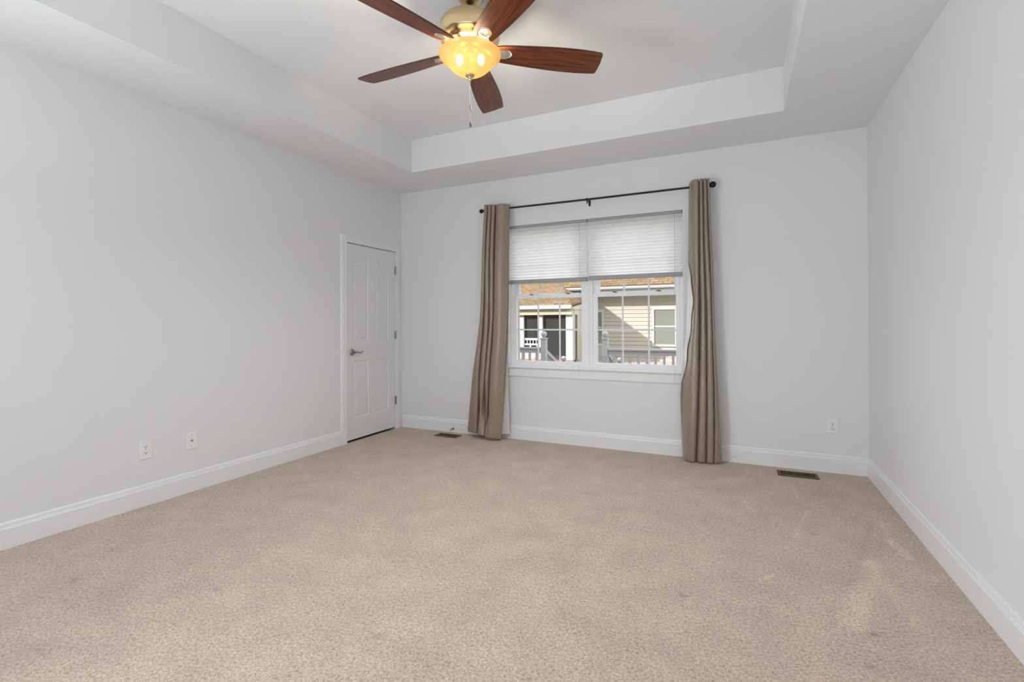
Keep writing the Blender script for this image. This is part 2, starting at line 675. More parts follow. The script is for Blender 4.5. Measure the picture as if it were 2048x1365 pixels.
# baseboards with a stepped cap
BBP = [(0, 0), (0.015, 0), (0.015, 0.108), (0.0125, 0.112), (0.0125, 0.116), (0.0105, 0.120), (0.0085, 0.134), (0.006, 0.140), (0.004, 0.143), (0, 0.143)]
bm = B()
add_extrude(bm, BBP, (0, YR, 0), (0, -0.9655, 0), (1, 0, 0), (0, 0, 1))
struct('baseboard_left', bm, M['trim'])
bm = B()
add_extrude(bm, BBP, (0.02, 0, 0), (W, 0, 0), (0, -1, 0), (0, 0, 1))
struct('baseboard_back', bm, M['trim'])
bm = B()
add_extrude(bm, BBP, (W, YR, 0), (W, -0.0, 0), (-1, 0, 0), (0, 0, 1))
struct('baseboard_right', bm, M['trim'])

# ------------------------------------------------------------------ door
door = thing('door_1', None, None, (0, -0.5, 0), kind='structure')
bm = B()
CP = [(0, 0), (0.017, 0), (0.017, 0.018), (0.014, 0.026), (0.014, 0.050), (0.010, 0.056), (0.009, 0.066), (0, 0.071)]
cz = DZ - 0.004
add_extrude(bm, [(a_, 0.071 - b_) for a_, b_ in CP], (0, -0.964, 0), (0, -0.964, cz + 0.071), (1, 0, 0), (0, 1, 0))
add_extrude(bm, CP, (0, -0.106, 0), (0, -0.106, cz + 0.071), (1, 0, 0), (0, 1, 0))
add_extrude(bm, CP, (0, -0.893, cz), (0, -0.106, cz), (1, 0, 0), (0, 0, 1))
obj('casing', bm, M['trim'], door)
bm = B()
add_box(bm, -0.148, 0.001, DY0, DY0 + 0.004, 0, DZ)
add_box(bm, -0.148, 0.001, DY1 - 0.004, DY1, 0, DZ)
add_box(bm, -0.148, 0.001, DY0, DY1, DZ - 0.004, DZ)
obj('jamb', bm, M['trim'], door)

SY0, SY1, SZ0, SZ1 = DY0 + 0.007, DY1 - 0.007, 0.020, DZ - 0.010
XF = -0.003


def panel_outline(y0, y1, z0, z1, d, arch=0):
    """arch +1: top rises toward +y, -1: toward -y; d: inset"""
    y0, y1, z0, z1 = y0 + d, y1 - d, z0 + d, z1 - d
    pts = [(y0, z0), (y1, z0)]
    if arch == 0:
        return pts + [(y1, z1), (y0, z1)]
    n = 14
    drop = 0.066
    for i in range(n + 1):
        t = i / n
        s = (1 - t) if arch > 0 else t     # 1 at the high end
        e = s * s * (3 - 2 * s)
        pts.append((y1 + (y0 - y1) * t, z1 - drop * (1 - e)))
    return pts


PAN = [(-0.780, -0.560, 1.035, 1.918, 1), (-0.443, -0.230, 1.035, 1.918, -1),
       (-0.785, -0.560, 0.240, 0.825, 0), (-0.445, -0.232, 0.235, 0.820, 0)]
bm = B()
edges = []


def loop(bm, pts, x):
    vs_ = [bm.verts.new((x, y, z)) for y, z in pts]
    return vs_


def ring_edges(bm, vs_):
    return [bm.edges.new((vs_[i], vs_[(i + 1) % len(vs_)])) for i in range(len(vs_))]


outer = loop(bm, [(SY0, SZ0), (SY1, SZ0), (SY1, SZ1), (SY0, SZ1)], XF)
es = ring_edges(bm, outer)
first = []
for q in PAN:
    l0 = loop(bm, panel_outline(*q[:4], 0.0, q[4]), XF)
    es += ring_edges(bm, l0)
    first.append((q, l0))
bmesh.ops.triangle_fill(bm, use_beauty=True, use_dissolve=False, edges=es)
for q, l0 in first:
    prev = l0
    for d, x in ((0.006, XF - 0.007), (0.016, XF - 0.008), (0.030, XF - 0.003), (0.036, XF - 0.0025)):
        cur = loop(bm, panel_outline(*q[:4], d, q[4]), x)
        for k in range(len(cur)):
            k2 = (k + 1) % len(cur)
            bm.faces.new((prev[k], prev[k2], cur[k2], cur[k]))
        prev = cur
    bm.faces.new(prev)
back = loop(bm, [(SY0, SZ0), (SY1, SZ0), (SY1, SZ1), (SY0, SZ1)], XF - 0.035)
for k in range(4):
    bm.faces.new((outer[k], outer[(k + 1) % 4], back[(k + 1) % 4], back[k]))
bm.faces.new(back)
obj('door_leaf', bm, M['door'], door)
for hz in (1.823, 1.080, 0.328):
    bm = B()
    for i in range(5):
        add_lathe(bm, [(0, -0.0088), (0.0068, -0.0088), (0.0068, 0.0088), (0, 0.0088)], (0.0055, DY1 + 0.002, hz + (i - 2) * 0.0185), 'z', 14)
    add_lathe(bm, [(0, 0), (0.0045, 0.002), (0.0045, 0.005), (0, 0.008)], (0.0055, DY1 + 0.002, hz + 0.046), 'z', 12)
    add_lathe(bm, [(0, -0.008), (0.0045, -0.005), (0.0045, -0.002), (0, 0)], (0.0055, DY1 + 0.002, hz - 0.046), 'z', 12)
    add_box(bm, -0.002, 0.0025, DY1 - 0.012, DY1 + 0.010, hz - 0.045, hz + 0.045)
    obj('hinge', bm, M['nickel'], door, smooth=True, auto=40)
bm = B()
LZ, LY = 0.918, -0.806
add_lathe(bm, [(0, 0), (0.033, 0), (0.034, 0.004), (0.030, 0.009), (0.020, 0.013), (0.013, 0.018), (0.012, 0.046), (0.014, 0.050), (0, 0.056)], (XF, LY, LZ), 'x', 28)
add_tube(bm, [(0.044, LY, LZ), (0.046, LY + 0.03, LZ + 0.002), (0.046, LY + 0.06, LZ - 0.008), (0.044, LY + 0.085, LZ - 0.009), (0.043, LY + 0.108, LZ + 0.002), (0.041, LY + 0.122, LZ + 0.006)],
         [0.010, 0.009, 0.008, 0.007, 0.0065, 0.003], 12)
obj('lever_handle', bm, M['nickel'], door, smooth=True, auto=50)
bm = B()
add_box(bm, -0.012, 0.0005, DY0 + 0.001, DY0 + 0.0055, LZ - 0.030, LZ + 0.030)
obj('latch_plate', bm, M['nickel'], door)
# little adhesive hook on the stile between the upper panels
hk = thing('adhesive_hook', 'small clear adhesive hook stuck high on the white door between its arched panels', 'hook', (XF, -0.50, 1.60))
bm = B()
add_box(bm, XF, XF + 0.004, -0.510, -0.492, 1.555, 1.640)
obj('mounting_strip', bm, M['plastic'], hk, bevel=0.0015)
bm = B()
add_tube(bm, [(XF + 0.004, -0.501, 1.612), (XF + 0.010, -0.501, 1.59), (XF + 0.014, -0.501, 1.568), (XF + 0.022, -0.501, 1.560), (XF + 0.026, -0.501, 1.572)], 0.005, 10)
obj('hook', bm, M['plastic'], hk, smooth=True)


# ------------------------------------------------------------------ wall plates
def plate(label, origin, ux, n, kind='duplex', group=None, wid=0.080, hgt=0.125):
    """origin: plate centre on the wall; ux: horizontal axis; n: normal into the room"""
    o, ux, n = Vector(origin), Vector(ux), Vector(n)
    uz = Vector((0, 0, 1))
    name = 'electrical_outlet' if kind == 'duplex' else 'cable_jack_plate'
    t = thing(name, label, 'outlet' if kind == 'duplex' else 'wall jack', origin, group)

    def bx(bm, u0, u1, z0, z1, d0, d1):
        vs_ = []
        for d in (d0, d1):
            for (a_, b_) in ((u0, z0), (u1, z0), (u1, z1), (u0, z1)):
                vs_.append(bm.verts.new(o + a_ * ux + b_ * uz + d * n))
        for q in ((3, 2, 1, 0), (4, 5, 6, 7), (0, 1, 5, 4), (1, 2, 6, 5), (2, 3, 7, 6), (3, 0, 4, 7)):
            bm.faces.new([vs_[i] for i in q])

    def disc(bm, u, z, r, d0, d1, sx=1.0, flat=None, seg=24):
        a_, b_ = [], []
        for k in range(seg):
            an = 2 * PI * k / seg
            du, dv = r * sx * math.cos(an), r * math.sin(an)
            if flat:
                dv = max(-flat, min(flat, dv))
            a_.append(bm.verts.new(o + (u + du) * ux + (z + dv) * uz + d0 * n))
            b_.append(bm.verts.new(o + (u + du) * ux + (z + dv) * uz + d1 * n))
        for k in range(seg):
            bm.faces.new((a_[k], a_[(k + 1) % seg], b_[(k + 1) % seg], b_[k]))
        bm.faces.new(a_[::-1])
        bm.faces.new(b_)
    bm = B()
    bx(bm, -wid / 2, wid / 2, -hgt / 2, hgt / 2, 0, 0.006)
    obj('cover_plate', bm, M['plastic'], t, bevel=0.003)
    if kind == 'duplex':
        for dz_ in (0.0195, -0.0195):
            bm = B()
            disc(bm, 0, dz_, 0.0172, 0.004, 0.0078, 1.0, 0.0142)
            r = obj('receptacle', bm, M['plastic'], t, bevel=0.0006)
            bm = B()
            bx(bm, -0.0078, -0.0052, dz_ - 0.002, dz_ + 0.008, 0.0070, 0.0082)
            bx(bm, 0.0052, 0.0078, dz_ - 0.001, dz_ + 0.007, 0.0070, 0.0082)
            disc(bm, 0, dz_ - 0.0075, 0.0030, 0.0070, 0.0082, seg=12)
            s = obj('slot', bm, M['slot'], t)
        bm = B()
        disc(bm, 0, 0, 0.003, 0.005, 0.0072, seg=12)
        obj('screw', bm, M['nickel'], t)
    else:
        bm = B()
        disc(bm, 0, 0, 0.0058, 0.005, 0.012, seg=6)
        disc(bm, 0, 0, 0.0045, 0.011, 0.019, seg=14)
        obj('coax_connector', bm, M['nickel'], t)
        for s_ in (0.042, -0.042):
            bm = B()
            disc(bm, 0, s_, 0.0032, 0.005, 0.0074, seg=12)
            obj('screw', bm, M['nickel'], t)
    return t


plate('white duplex outlet low on the long blank wall, farther from the door', (0, -2.7255, 0.373), (0, 1, 0), (1, 0, 0))
plate('white cable jack plate on the long blank wall between the outlet and the door', (0, -2.424, 0.370), (0, 1, 0), (1, 0, 0), 'coax')
plate('white duplex outlet low on the window wall above the slotted floor register', (4.278, 0, 0.372), (1, 0, 0), (0, -1, 0), wid=0.076, hgt=0.115)
plate('white duplex outlet mostly hidden behind the curtain nearer the door', (0.945, 0, 0.372), (1, 0, 0), (0, -1, 0), wid=0.080, hgt=0.125)


# ------------------------------------------------------------------ floor registers and door stop
def register(label, x0, x1, y0, y1, rot):
    cx, cy_ = (x0 + x1) / 2, (y0 + y1) / 2
    t = thing('floor_register', label, 'vent', (cx, cy_, 0))
    hx, hy = (x1 - x0) / 2, (y1 - y0) / 2
    R_ = Matrix.Rotation(rot, 4, 'Z')

    def fin(o):
        for v in o.data.vertices:
            v.co = R_ @ v.co
        o.location = (0, 0, 0)
        o.parent = t
        o.matrix_parent_inverse = Matrix.Identity(4)
    f = 0.024
    bm = B()
    add_box(bm, -hx, hx, -hy, -hy + f, 0.001, 0.008)
    add_box(bm, -hx, hx, hy - f, hy, 0.001, 0.008)
    add_box(bm, -hx, -hx + f, -hy + f, hy - f, 0.001, 0.008)
    add_box(bm, hx - f, hx, -hy + f, hy - f, 0.001, 0.008)
    fin(obj('frame', bm, M['bronze'], bevel=0.002))
    bm = B()
    add_quad(bm, [(-hx + f, -hy + f, 0.0012), (hx - f, -hy + f, 0.0012), (hx - f, hy - f, 0.0012), (-hx + f, hy - f, 0.0012)])
    fin(obj('duct_opening', bm, M['void']))
    n = 16
    bm = B()
    for i in range(1, n):
        x = -hx + f + (2 * hx - 2 * f) * i / n
        add_box(bm, x - 0.0022, x + 0.0022, -hy + f, hy - f, 0.0015, 0.0065)
    add_box(bm, -hx + f, hx - f, -0.002, 0.002, 0.0015, 0.006)
    fin(obj('grille', bm, M['bronze']))
    return t


register('bronze slotted floor register in the carpet below the blank wall outlet, near the empty corner', 3.875, 4.155, -0.262, -0.122, 0.02)
register('dark floor register in the carpet near the door corner, beside the spring door stop', 0.618, 0.893, -0.246, -0.118, 0.0)

ds = thing('door_stop', 'small dark spring door stop on the baseboard between the door and the curtain', 'door stop', (0.722, -0.015, 0.040))
bm = B()
add_lathe(bm, [(0, 0), (0.010, 0), (0.010, -0.006), (0, -0.009)], (0.722, -0.015, 0.042), 'y', 16)
obj('base', bm, M['iron'], ds)
bm = B()
pts = []
for i in range(120):
    t_ = i / 119
    a_ = t_ * 2 * PI * 12
    pts.append((0.722 + 0.0058 * math.cos(a_) - 0.006 * t_, -0.022 - 0.062 * t_, 0.042 - 0.004 * t_ + 0.0058 * math.sin(a_)))
add_tube(bm, pts, 0.0014, 6)
obj('spring', bm, M['nickel'], ds, smooth=True)
bm = B()
add_lathe(bm, [(0, 0), (0.0075, -0.001), (0.0075, -0.010), (0, -0.013)], (0.716, -0.083, 0.038), 'y', 14)
obj('rubber_tip', bm, M['plastic'], ds)

# ------------------------------------------------------------------ window
win = thing('window_1', None, None, (2.27, 0.09, 0.76), kind='structure')
MX = 2.259
FZ0, FZ1 = 0.748, WZ1
bm = B()   # stool with a rounded nose
add_extrude(bm, [(-0.10, 0), (0.030, 0), (0.036, 0.004), (0.038, 0.010), (0.036, 0.016), (0.030, 0.020), (-0.10, 0.020)], (WX0 + 0.0005, 0, 0.745), (WX1 - 0.0005, 0, 0.745), (0, -1, 0), (0, 0, 1))
obj('stool', bm, M['trim'], win)
bm = B()
add_extrude(bm, [(0, 0), (0.012, 0), (0.014, 0.006), (0.014, 0.076), (0.018, 0.083), (0.018, 0.088), (0, 0.088)], (WX0 + 0.003, 0, 0.657), (WX1 - 0.012, 0, 0.657), (0, -1, 0), (0, 0, 1))
obj('apron', bm, M['trim'], win)
bm = B()   # outer frame and centre mullion
for (xa, xb) in ((WX0, WX0 + 0.026), (WX1 - 0.026, WX1), (MX - 0.036, MX + 0.036)):
    add_box(bm, xa, xb, 0.050, 0.150, FZ0, FZ1)
add_box(bm, WX0, WX1, 0.0505, 0.1495, FZ1 - 0.03, FZ1 - 0.0005)
add_box(bm, WX0, WX1, 0.0505, 0.1495, FZ0, 0.788)
for xa in (MX - 0.012, MX + 0.004):
    add_box(bm, xa, xa + 0.008, 0.046, 0.052, 0.788, FZ1 - 0.03)
obj('frame', bm, M['vinyl'], win, bevel=0.003)


def sash(x0, x1, z0, z1, yf, thick, stile, rail_b, rail_t, name, latch=False):
    """vinyl sash with a 3 by 2 grille"""
    bm = B()
    add_box(bm, x0, x0 + stile, yf, yf + thick, z0, z1)
    add_box(bm, x1 - stile, x1, yf, yf + thick, z0, z1)
    add_box(bm, x0 + stile, x1 - stile, yf, yf + thick, z0, z0 + rail_b)
    add_box(bm, x0 + stile, x1 - stile, yf, yf + thick, z1 - rail_t, z1)
    s = obj(name, bm, M['vinyl'], win, bevel=0.0025)
    gx0, gx1, gz0, gz1 = x0 + stile, x1 - stile, z0 + rail_b, z1 - rail_t
    yg = yf + thick * 0.5
    bm = B()
    add_quad(bm, [(gx0 - 0.004, yg, gz0 - 0.004), (gx1 + 0.004, yg, gz0 - 0.004), (gx1 + 0.004, yg, gz1 + 0.004), (gx0 - 0.004, yg, gz1 + 0.004)])
    p_ = obj('glass_pane', bm, M['glass'])
    bm = B()
    hw = 0.0085
    for k in (1, 2):
        x = gx0 + (gx1 - gx0) * k / 3
        add_box(bm, x - hw, x + hw, yg + 0.003, yg + 0.008, gz0, gz1)
    zc = (gz0 + gz1) / 2
    add_box(bm, gx0, gx1, yg + 0.0025, yg + 0.0085, zc - hw, zc + hw)
    g_ = obj('grille', bm, M['vinyl'])
    for q in (p_, g_):
        q.parent = s
        q.matrix_parent_inverse = Matrix.Translation(-Vector(win.location))
        q.matrix_parent_inverse = Matrix.Identity(4)
    if latch:
        for fx in (0.24, 0.80):
            x = gx0 + (gx1 - gx0) * fx
            bm = B()
            add_lathe(bm, [(0, 0), (0.017, 0), (0.016, 0.006), (0.006, 0.010), (0, 0.010)], (x, yf + thick * 0.6, z1), 'z', 16)
            add_box(bm, x - 0.030, x + 0.004, yf + thick * 0.5, yf + thick * 0.5 + 0.010, z1 + 0.006, z1 + 0.013)
            q = obj('sash_lock', bm, M['latch'])
            q.parent = s
            q.matrix_parent_inverse = Matrix.Identity(4)
    return s


for (xa, xb) in ((WX0 + 0.022, MX - 0.034), (MX + 0.034, WX1 - 0.022)):
    sash(xa, xb, 0.775, 1.503, 0.058, 0.030, 0.046, 0.042, 0.036, 'lower_sash', True)
    sash(xa + 0.012, xb - 0.012, 1.488, 2.205, 0.100, 0.028, 0.050, 0.030, 0.040, 'upper_sash')


# ------------------------------------------------------------------ cellular shades
def shade(label, x0, x1, zb, cord_x, cord_to):
    zt = WZ1 - 0.002
    t = thing('cellular_shade', label, 'window shade', ((x0 + x1) / 2, 0.02, zt))
    bm = B()
    add_box(bm, x0, x1, 0.001, 0.040, zt - 0.024, zt)
    obj('headrail', bm, M['shade_rail'], t, bevel=0.003)
    # pleated honeycomb: stacked closer together near the bottom rail
    ztop, zbot = zt - 0.024, zb + 0.040
    n = 17
    zs = []
    for i in range(n + 1):
        f = i / n
        zs.append(ztop + (zbot - ztop) * (f ** 0.93))
    bm = B()
    rows = []
    for i in range(n):
        a_, b_ = zs[i], zs[i + 1]
        rows += [(0.0205, a_), (0.0145, a_ * 0.72 + b_ * 0.28), (0.0125, (a_ + b_) / 2), (0.0145, a_ * 0.28 + b_ * 0.72)]
    rows.append((0.022, zs[-1]))
    vr = [(bm.verts.new((x0 + 0.002, y, z)), bm.verts.new((x1 - 0.002, y, z))) for y, z in rows]
    for p0, p1 in zip(vr, vr[1:]):
        bm.faces.new((p0[0], p0[1], p1[1], p1[0]))
    obj('pleated_fabric', bm, M['shade'], t)
    bm = B()
    add_extrude(bm, [(0.004, 0.004), (0.010, 0.0), (0.030, 0.0), (0.036, 0.006), (0.034, 0.034), (0.026, 0.042), (0.014, 0.042), (0.008, 0.034)], (x0, 0, zb), (x1, 0, zb), (0, 1, 0), (0, 0, 1))
    obj('bottom_rail', bm, M['shade_rail'], t)
    bm = B()
    add_box(bm, cord_x - 0.016, cord_x + 0.016, -0.004, 0.010, zt - 0.024, zt - 0.006)
    obj('cord_lock', bm, M['shade_rail'], t, bevel=0.002)
    bm = B()
    add_tube(bm, [(cord_x, -0.003, zt - 0.02), (cord_x + 0.002, -0.004, zb), (cord_x + 0.001, -0.006, zb - 0.1)], 0.0011, 6)
    add_tube(bm, [(cord_x + 0.001, -0.006, zb - 0.1), (cord_x + 0.001, -0.040, 0.80), (cord_x + 0.001, -0.041, cord_to)], 0.0009, 6)
    obj('pull_cord', bm, M['shade_rail'], t)
    bm = B()
    add_lathe(bm, [(0, 0.012), (0.004, 0.010), (0.0055, -0.008), (0, -0.012)], (cord_x + 0.001, -0.006, zb - 0.105), 'z', 12)
    obj('tassel', bm, M['plastic'] if cord_x > 2.5 else M['latch'], t)
    return t


shade('half lowered white cellular shade over the window half nearer the door', WX0 + 0.008, MX - 0.009, 1.622, 2.181, 0.70)
shade('half lowered white cellular shade over the window half nearer the empty corner', MX + 0.009, WX1 - 0.006, 1.630, 3.075, 0.66)

# ------------------------------------------------------------------ curtain rod and curtains
RY, RZ = -0.09, 2.400
rod = thing('curtain_rod', 'slim black curtain rod with ball finials mounted above the window', 'curtain rod', (2.284, RY, RZ))
bm = B()
add_tube(bm, [(1.165, RY, RZ + 0.006), (2.284, RY, RZ), (3.365, RY, RZ + 0.002)], 0.0095, 16)
obj('rod', bm, M['iron'], rod, smooth=True, auto=60)
for (x, s) in ((1.150, -1), (3.372, 1)):
    bm = B()
    add_lathe(bm, [(0, -0.018 * s), (0.0125, -0.018 * s), (0.0125, -0.006 * s), (0.009, 0.0), (0.014, 0.006 * s), (0.022, 0.014 * s), (0.0265, 0.026 * s), (0.027, 0.036 * s), (0.022, 0.050 * s), (0.012, 0.058 * s), (0, 0.060 * s)] if s > 0 else
              [(0, 0.018), (0.0125, 0.018), (0.0125, 0.006), (0.009, 0), (0.014, -0.006), (0.0215, -0.014), (0.0225, -0.024), (0.021, -0.034), (0.012, -0.043), (0, -0.045)],
              (x, RY, RZ + 0.004), 'x', 24)
    obj('finial', bm, M['iron'], rod, smooth=True)
for x in (1.19, 2.284, 3.36):
    bm = B()
    add_box(bm, x - 0.010, x + 0.010, -0.004, 0, RZ - 0.045, RZ + 0.015)
    add_tube(bm, [(x, -0.002, RZ - 0.012), (x, RY, RZ - 0.013)], 0.005, 10)
    add_lathe(bm, [(0.0098, -0.007), (0.014, -0.007), (0.014, 0.007), (0.0098, 0.007)], (x, RY, RZ), 'x', 20, closed=True)
    add_box(bm, x - 0.0045, x + 0.0045, RY - 0.003, RY + 0.003, RZ - 0.040, RZ - 0.010)
    obj('bracket', bm, M['iron'], rod, bevel=0.001)


def cr(P, t):
    """Catmull-Rom through list of tuples, t in [0,1]"""
    n = len(P) - 1
    f = min(max(t, 0), 1) * n
    i = min(int(f), n - 1)
    f -= i
    p0, p1, p2, p3 = P[max(i - 1, 0)], P[i], P[i + 1], P[min(i + 2, n)]
    return tuple(0.5 * (2 * b + (c_ - a_) * f + (2 * a_ - 5 * b + 4 * c_ - d_) * f * f + (3 * b - a_ - 3 * c_ + d_) * f ** 3) for a_, b, c_, d_ in zip(p0, p1, p2, p3))


def cloth(rows, nu, nv, wob, off=0.0):
    """rows: list of (z-profile at start, at end, plan points) from the top down"""
    bm = B()
    K = len(rows)
    grid = []
    for j in range(nv + 1):
        v = j / nv
        f = v * (K - 1)
        ring = []
        for i in range(nu + 1):
            u = i / nu
            col = [cr(r[1], u) for r in rows]
            x, y = cr(col, v)
            zc = [(r[0][0] + (r[0][1] - r[0][0]) * u,) for r in rows]
            z = cr(zc, v)[0]
            e = 4 * v * (1 - v)
            x += wob * e * math.sin(9 * v + 5 * u) * 0.5
            y += wob * (0.3 + e) * (math.sin(23 * u + 13 * v) * 0.5 + math.sin(41 * v + 11 * u) * 0.25)
            ring.append(bm.verts.new((x, min(y + off, -0.016), z)))
        grid.append(ring)
    for a_, b_ in zip(grid, grid[1:]):
        for k in range(nu):
            bm.faces.new((a_[k], a_[k + 1], b_[k + 1], b_[k]))
    return bm


def curtain(label, rows, lin_rows, grommets):
    x_mid = sum(p_[0] for p_ in rows[0][1]) / len(rows[0][1])
    t = thing('curtain', label, 'curtain', (x_mid, RY, 0))
    o = obj('fabric_panel', cloth(rows, 150, 90, 0.006), M['curtain'], t, smooth=True, normals=False)
    md = o.modifiers.new('thick', 'SOLIDIFY')
    md.thickness = 0.0015
    md.offset = 0
    l_ = obj('lining', cloth(lin_rows, 60, 60, 0.004), M['lining'], t, smooth=True, normals=False)
    tag(l_, 'silvery white lining')
    for (gx_, gy_, ang) in grommets:
        bm = B()
        add_lathe(bm, [(0.0205 + 0.006 * math.cos(a_), 0.0035 * math.sin(a_)) for a_ in [2 * PI * k / 8 for k in range(8)]], (0, 0, 0), 'x', 28, closed=True)
        R_ = Matrix.Translation((gx_, gy_, RZ - 0.008)) @ Matrix.Rotation(ang, 4, 'Z')
        bmesh.ops.transform(bm, matrix=R_, verts=bm.verts[:])
        obj('grommet', bm, M['brass'], t, smooth=True)
    return t


LT = [(1.180, -.05), (1.186, -.135), (1.220, -.140), (1.224, -.040), (1.230, -.135), (1.264, -.140), (1.268, -.040), (1.274, -.135), (1.311, -.140), (1.315, -.040), (1.328, -.135), (1.405, -.150), (1.466, -.085)]
LM = [(1.118, -.05), (1.126, -.135), (1.168, -.145), (1.173, -.045), (1.181, -.140), (1.226, -.145), (1.231, -.045), (1.239, -.140), (1.277, -.145), (1.283, -.045), (1.297, -.150), (1.375, -.172), (1.437, -.110)]
LL = [(1.010, -.04), (1.022, -.125), (1.105, -.155), (1.115, -.050), (1.125, -.140), (1.182, -.165), (1.190, -.050), (1.198, -.150), (1.240, -.165), (1.248, -.050), (1.262, -.170), (1.345, -.190), (1.412, -.145)]
LB = [(0.952, -.04), (0.962, -.115), (1.080, -.155), (1.092, -.080), (1.098, -.060), (1.108, -.160), (1.188, -.175), (1.197, -.080), (1.204, -.170), (1.225, -.195), (1.275, -.208), (1.330, -.190), (1.385, -.160)]
Lrows = [((2.455, 2.440), LT), ((1.95, 1.95), [((a_[0] * .5 + b_[0] * .5), (a_[1] * .5 + b_[1] * .5)) for a_, b_ in zip(LT, LM)]), ((1.25, 1.25), LM), ((0.60, 0.56), LL), ((0.060, 0.018), LB)]
Llin = [((2.40, 2.40), [(1.20, -.040), (1.30, -.035), (1.40, -.06), (1.452, -.075)]), ((1.6, 1.6), [(1.16, -.035), (1.25, -.035), (1.35, -.05), (1.438, -.075)]),
        ((0.75, 0.75), [(1.10, -.03), (1.20, -.04), (1.34, -.06), (1.420, -.062)]), ((0.06, 0.055), [(1.05, -.03), (1.18, -.05), (1.33, -.10), (1.430, -.045)])]
curtain('taupe grommet curtain on the door side of the window, hem flaring sideways', Lrows, Llin,
        [(1.230, RY, 0.1), (1.275, RY, -0.1), (1.330, RY, 0.2), (1.412, -0.105, 0.75)])

RT = [(3.207, -.060), (3.232, -.118), (3.262, -.142), (3.290, -.138), (3.297, -.035), (3.302, -.135), (3.324, -.138), (3.328, -.035), (3.333, -.135), (3.354, -.138), (3.358, -.035), (3.363, -.130), (3.378, -.125)]
RM = [(3.184, -.045), (3.222, -.112), (3.256, -.160), (3.290, -.152), (3.298, -.040), (3.304, -.145), (3.340, -.152), (3.346, -.040), (3.351, -.145), (3.385, -.148), (3.390, -.040), (3.395, -.135), (3.416, -.125)]
RL = [(3.128, -.050), (3.172, -.112), (3.220, -.170), (3.272, -.165), (3.282, -.040), (3.290, -.150), (3.342, -.158), (3.350, -.040), (3.357, -.150), (3.401, -.152), (3.408, -.045), (3.415, -.140), (3.442, -.130)]
RB = [(3.140, -.060), (3.165, -.132), (3.205, -.170), (3.252, -.165), (3.262, -.040), (3.270, -.150), (3.332, -.158), (3.340, -.040), (3.347, -.150), (3.395, -.152), (3.402, -.045), (3.409, -.145), (3.466, -.125)]
Rrows = [((2.452, 2.452), RT), ((1.85, 1.85), [((a_[0] * .5 + b_[0] * .5), (a_[1] * .5 + b_[1] * .5)) for a_, b_ in zip(RT, RM)]), ((1.23, 1.23), RM), ((0.60, 0.60), RL), ((0.006, 0.010), RB)]
Rlin = [((2.40, 2.40), [(3.215, -.050), (3.26, -.035), (3.32, -.035), (3.36, -.035)]), ((1.2, 1.2), [(3.190, -.035), (3.26, -.032), (3.34, -.032), (3.40, -.035)]),
        ((0.02, 0.02), [(3.15, -.040), (3.25, -.035), (3.35, -.035), (3.45, -.035)])]
cur_r = curtain('taupe grommet curtain on the empty corner side of the window, reaching the carpet', Rrows, Rlin,
        [(3.298, RY, 0.0), (3.328, RY, 0.0), (3.358, RY, 0.0), (3.238, -0.115, -0.7)])

# pale strip on that curtain's window edge, imitating the window light's sheen
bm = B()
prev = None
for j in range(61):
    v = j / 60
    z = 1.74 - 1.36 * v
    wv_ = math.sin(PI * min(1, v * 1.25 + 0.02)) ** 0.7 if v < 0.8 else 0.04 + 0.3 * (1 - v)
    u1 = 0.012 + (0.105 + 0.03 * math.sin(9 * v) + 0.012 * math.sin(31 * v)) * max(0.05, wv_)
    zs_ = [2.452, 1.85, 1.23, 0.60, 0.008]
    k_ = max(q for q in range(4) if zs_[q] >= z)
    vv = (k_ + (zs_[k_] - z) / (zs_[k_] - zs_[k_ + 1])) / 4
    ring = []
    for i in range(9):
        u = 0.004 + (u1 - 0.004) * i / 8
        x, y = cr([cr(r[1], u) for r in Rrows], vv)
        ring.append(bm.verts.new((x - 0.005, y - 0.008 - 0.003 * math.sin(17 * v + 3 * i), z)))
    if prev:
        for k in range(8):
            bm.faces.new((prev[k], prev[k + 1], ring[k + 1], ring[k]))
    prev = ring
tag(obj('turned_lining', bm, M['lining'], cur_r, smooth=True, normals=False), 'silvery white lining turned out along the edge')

# ------------------------------------------------------------------ ceiling fan
FX, FY = 2.260, -2.287
fan = thing('ceiling_fan', 'five blade brass and dark wood ceiling fan with a glowing amber bowl light', 'ceiling fan', (FX, FY, TZ))
C3 = (FX, FY, 0)
bm = B()
add_lathe(bm, [(0, TZ), (0.078, TZ), (0.078, TZ - 0.012), (0.072, TZ - 0.045), (0.050, TZ - 0.075), (0.022, TZ - 0.082), (0, TZ - 0.082)], C3)
obj('canopy', bm, M['brass'], fan, smooth=True, auto=40)
bm = B()
add_lathe(bm, [(0, TZ - 0.08), (0.014, TZ - 0.08), (0.014, 2.955), (0.034, 2.950), (0.040, 2.885), (0, 2.885)], C3)
obj('downrod', bm, M['iron'], fan, smooth=True, auto=40)
bm = B()
add_lathe(bm, [(0, 2.890), (0.140, 2.888), (0.156, 2.882), (0.164, 2.868), (0.165, 2.830), (0.165, 2.796), (0.162, 2.788), (0.156, 2.783), (0.138, 2.780), (0.130, 2.776), (0.124, 2.768), (0.116, 2.763), (0.090, 2.760), (0, 2.760)], C3, seg=64)
obj('motor_housing', bm, M['brass'], fan, smooth=True, auto=35)
bm = B()   # spoked flywheel ring and light fitter
add_lathe(bm, [(0, 2.764), (0.054, 2.764), (0.062, 2.762), (0.062, 2.758), (0.056, 2.757), (0.056, 2.753), (0.062, 2.752), (0.062, 2.746), (0.050, 2.744), (0.036, 2.741), (0.034, 2.735), (0.040, 2.730), (0.040, 2.722), (0.032, 2.718), (0.030, 2.700), (0, 2.698)], C3)
obj('light_fitter', bm, M['brass'], fan, smooth=True, auto=35)
bm = B()
a_ = math.radians(205)
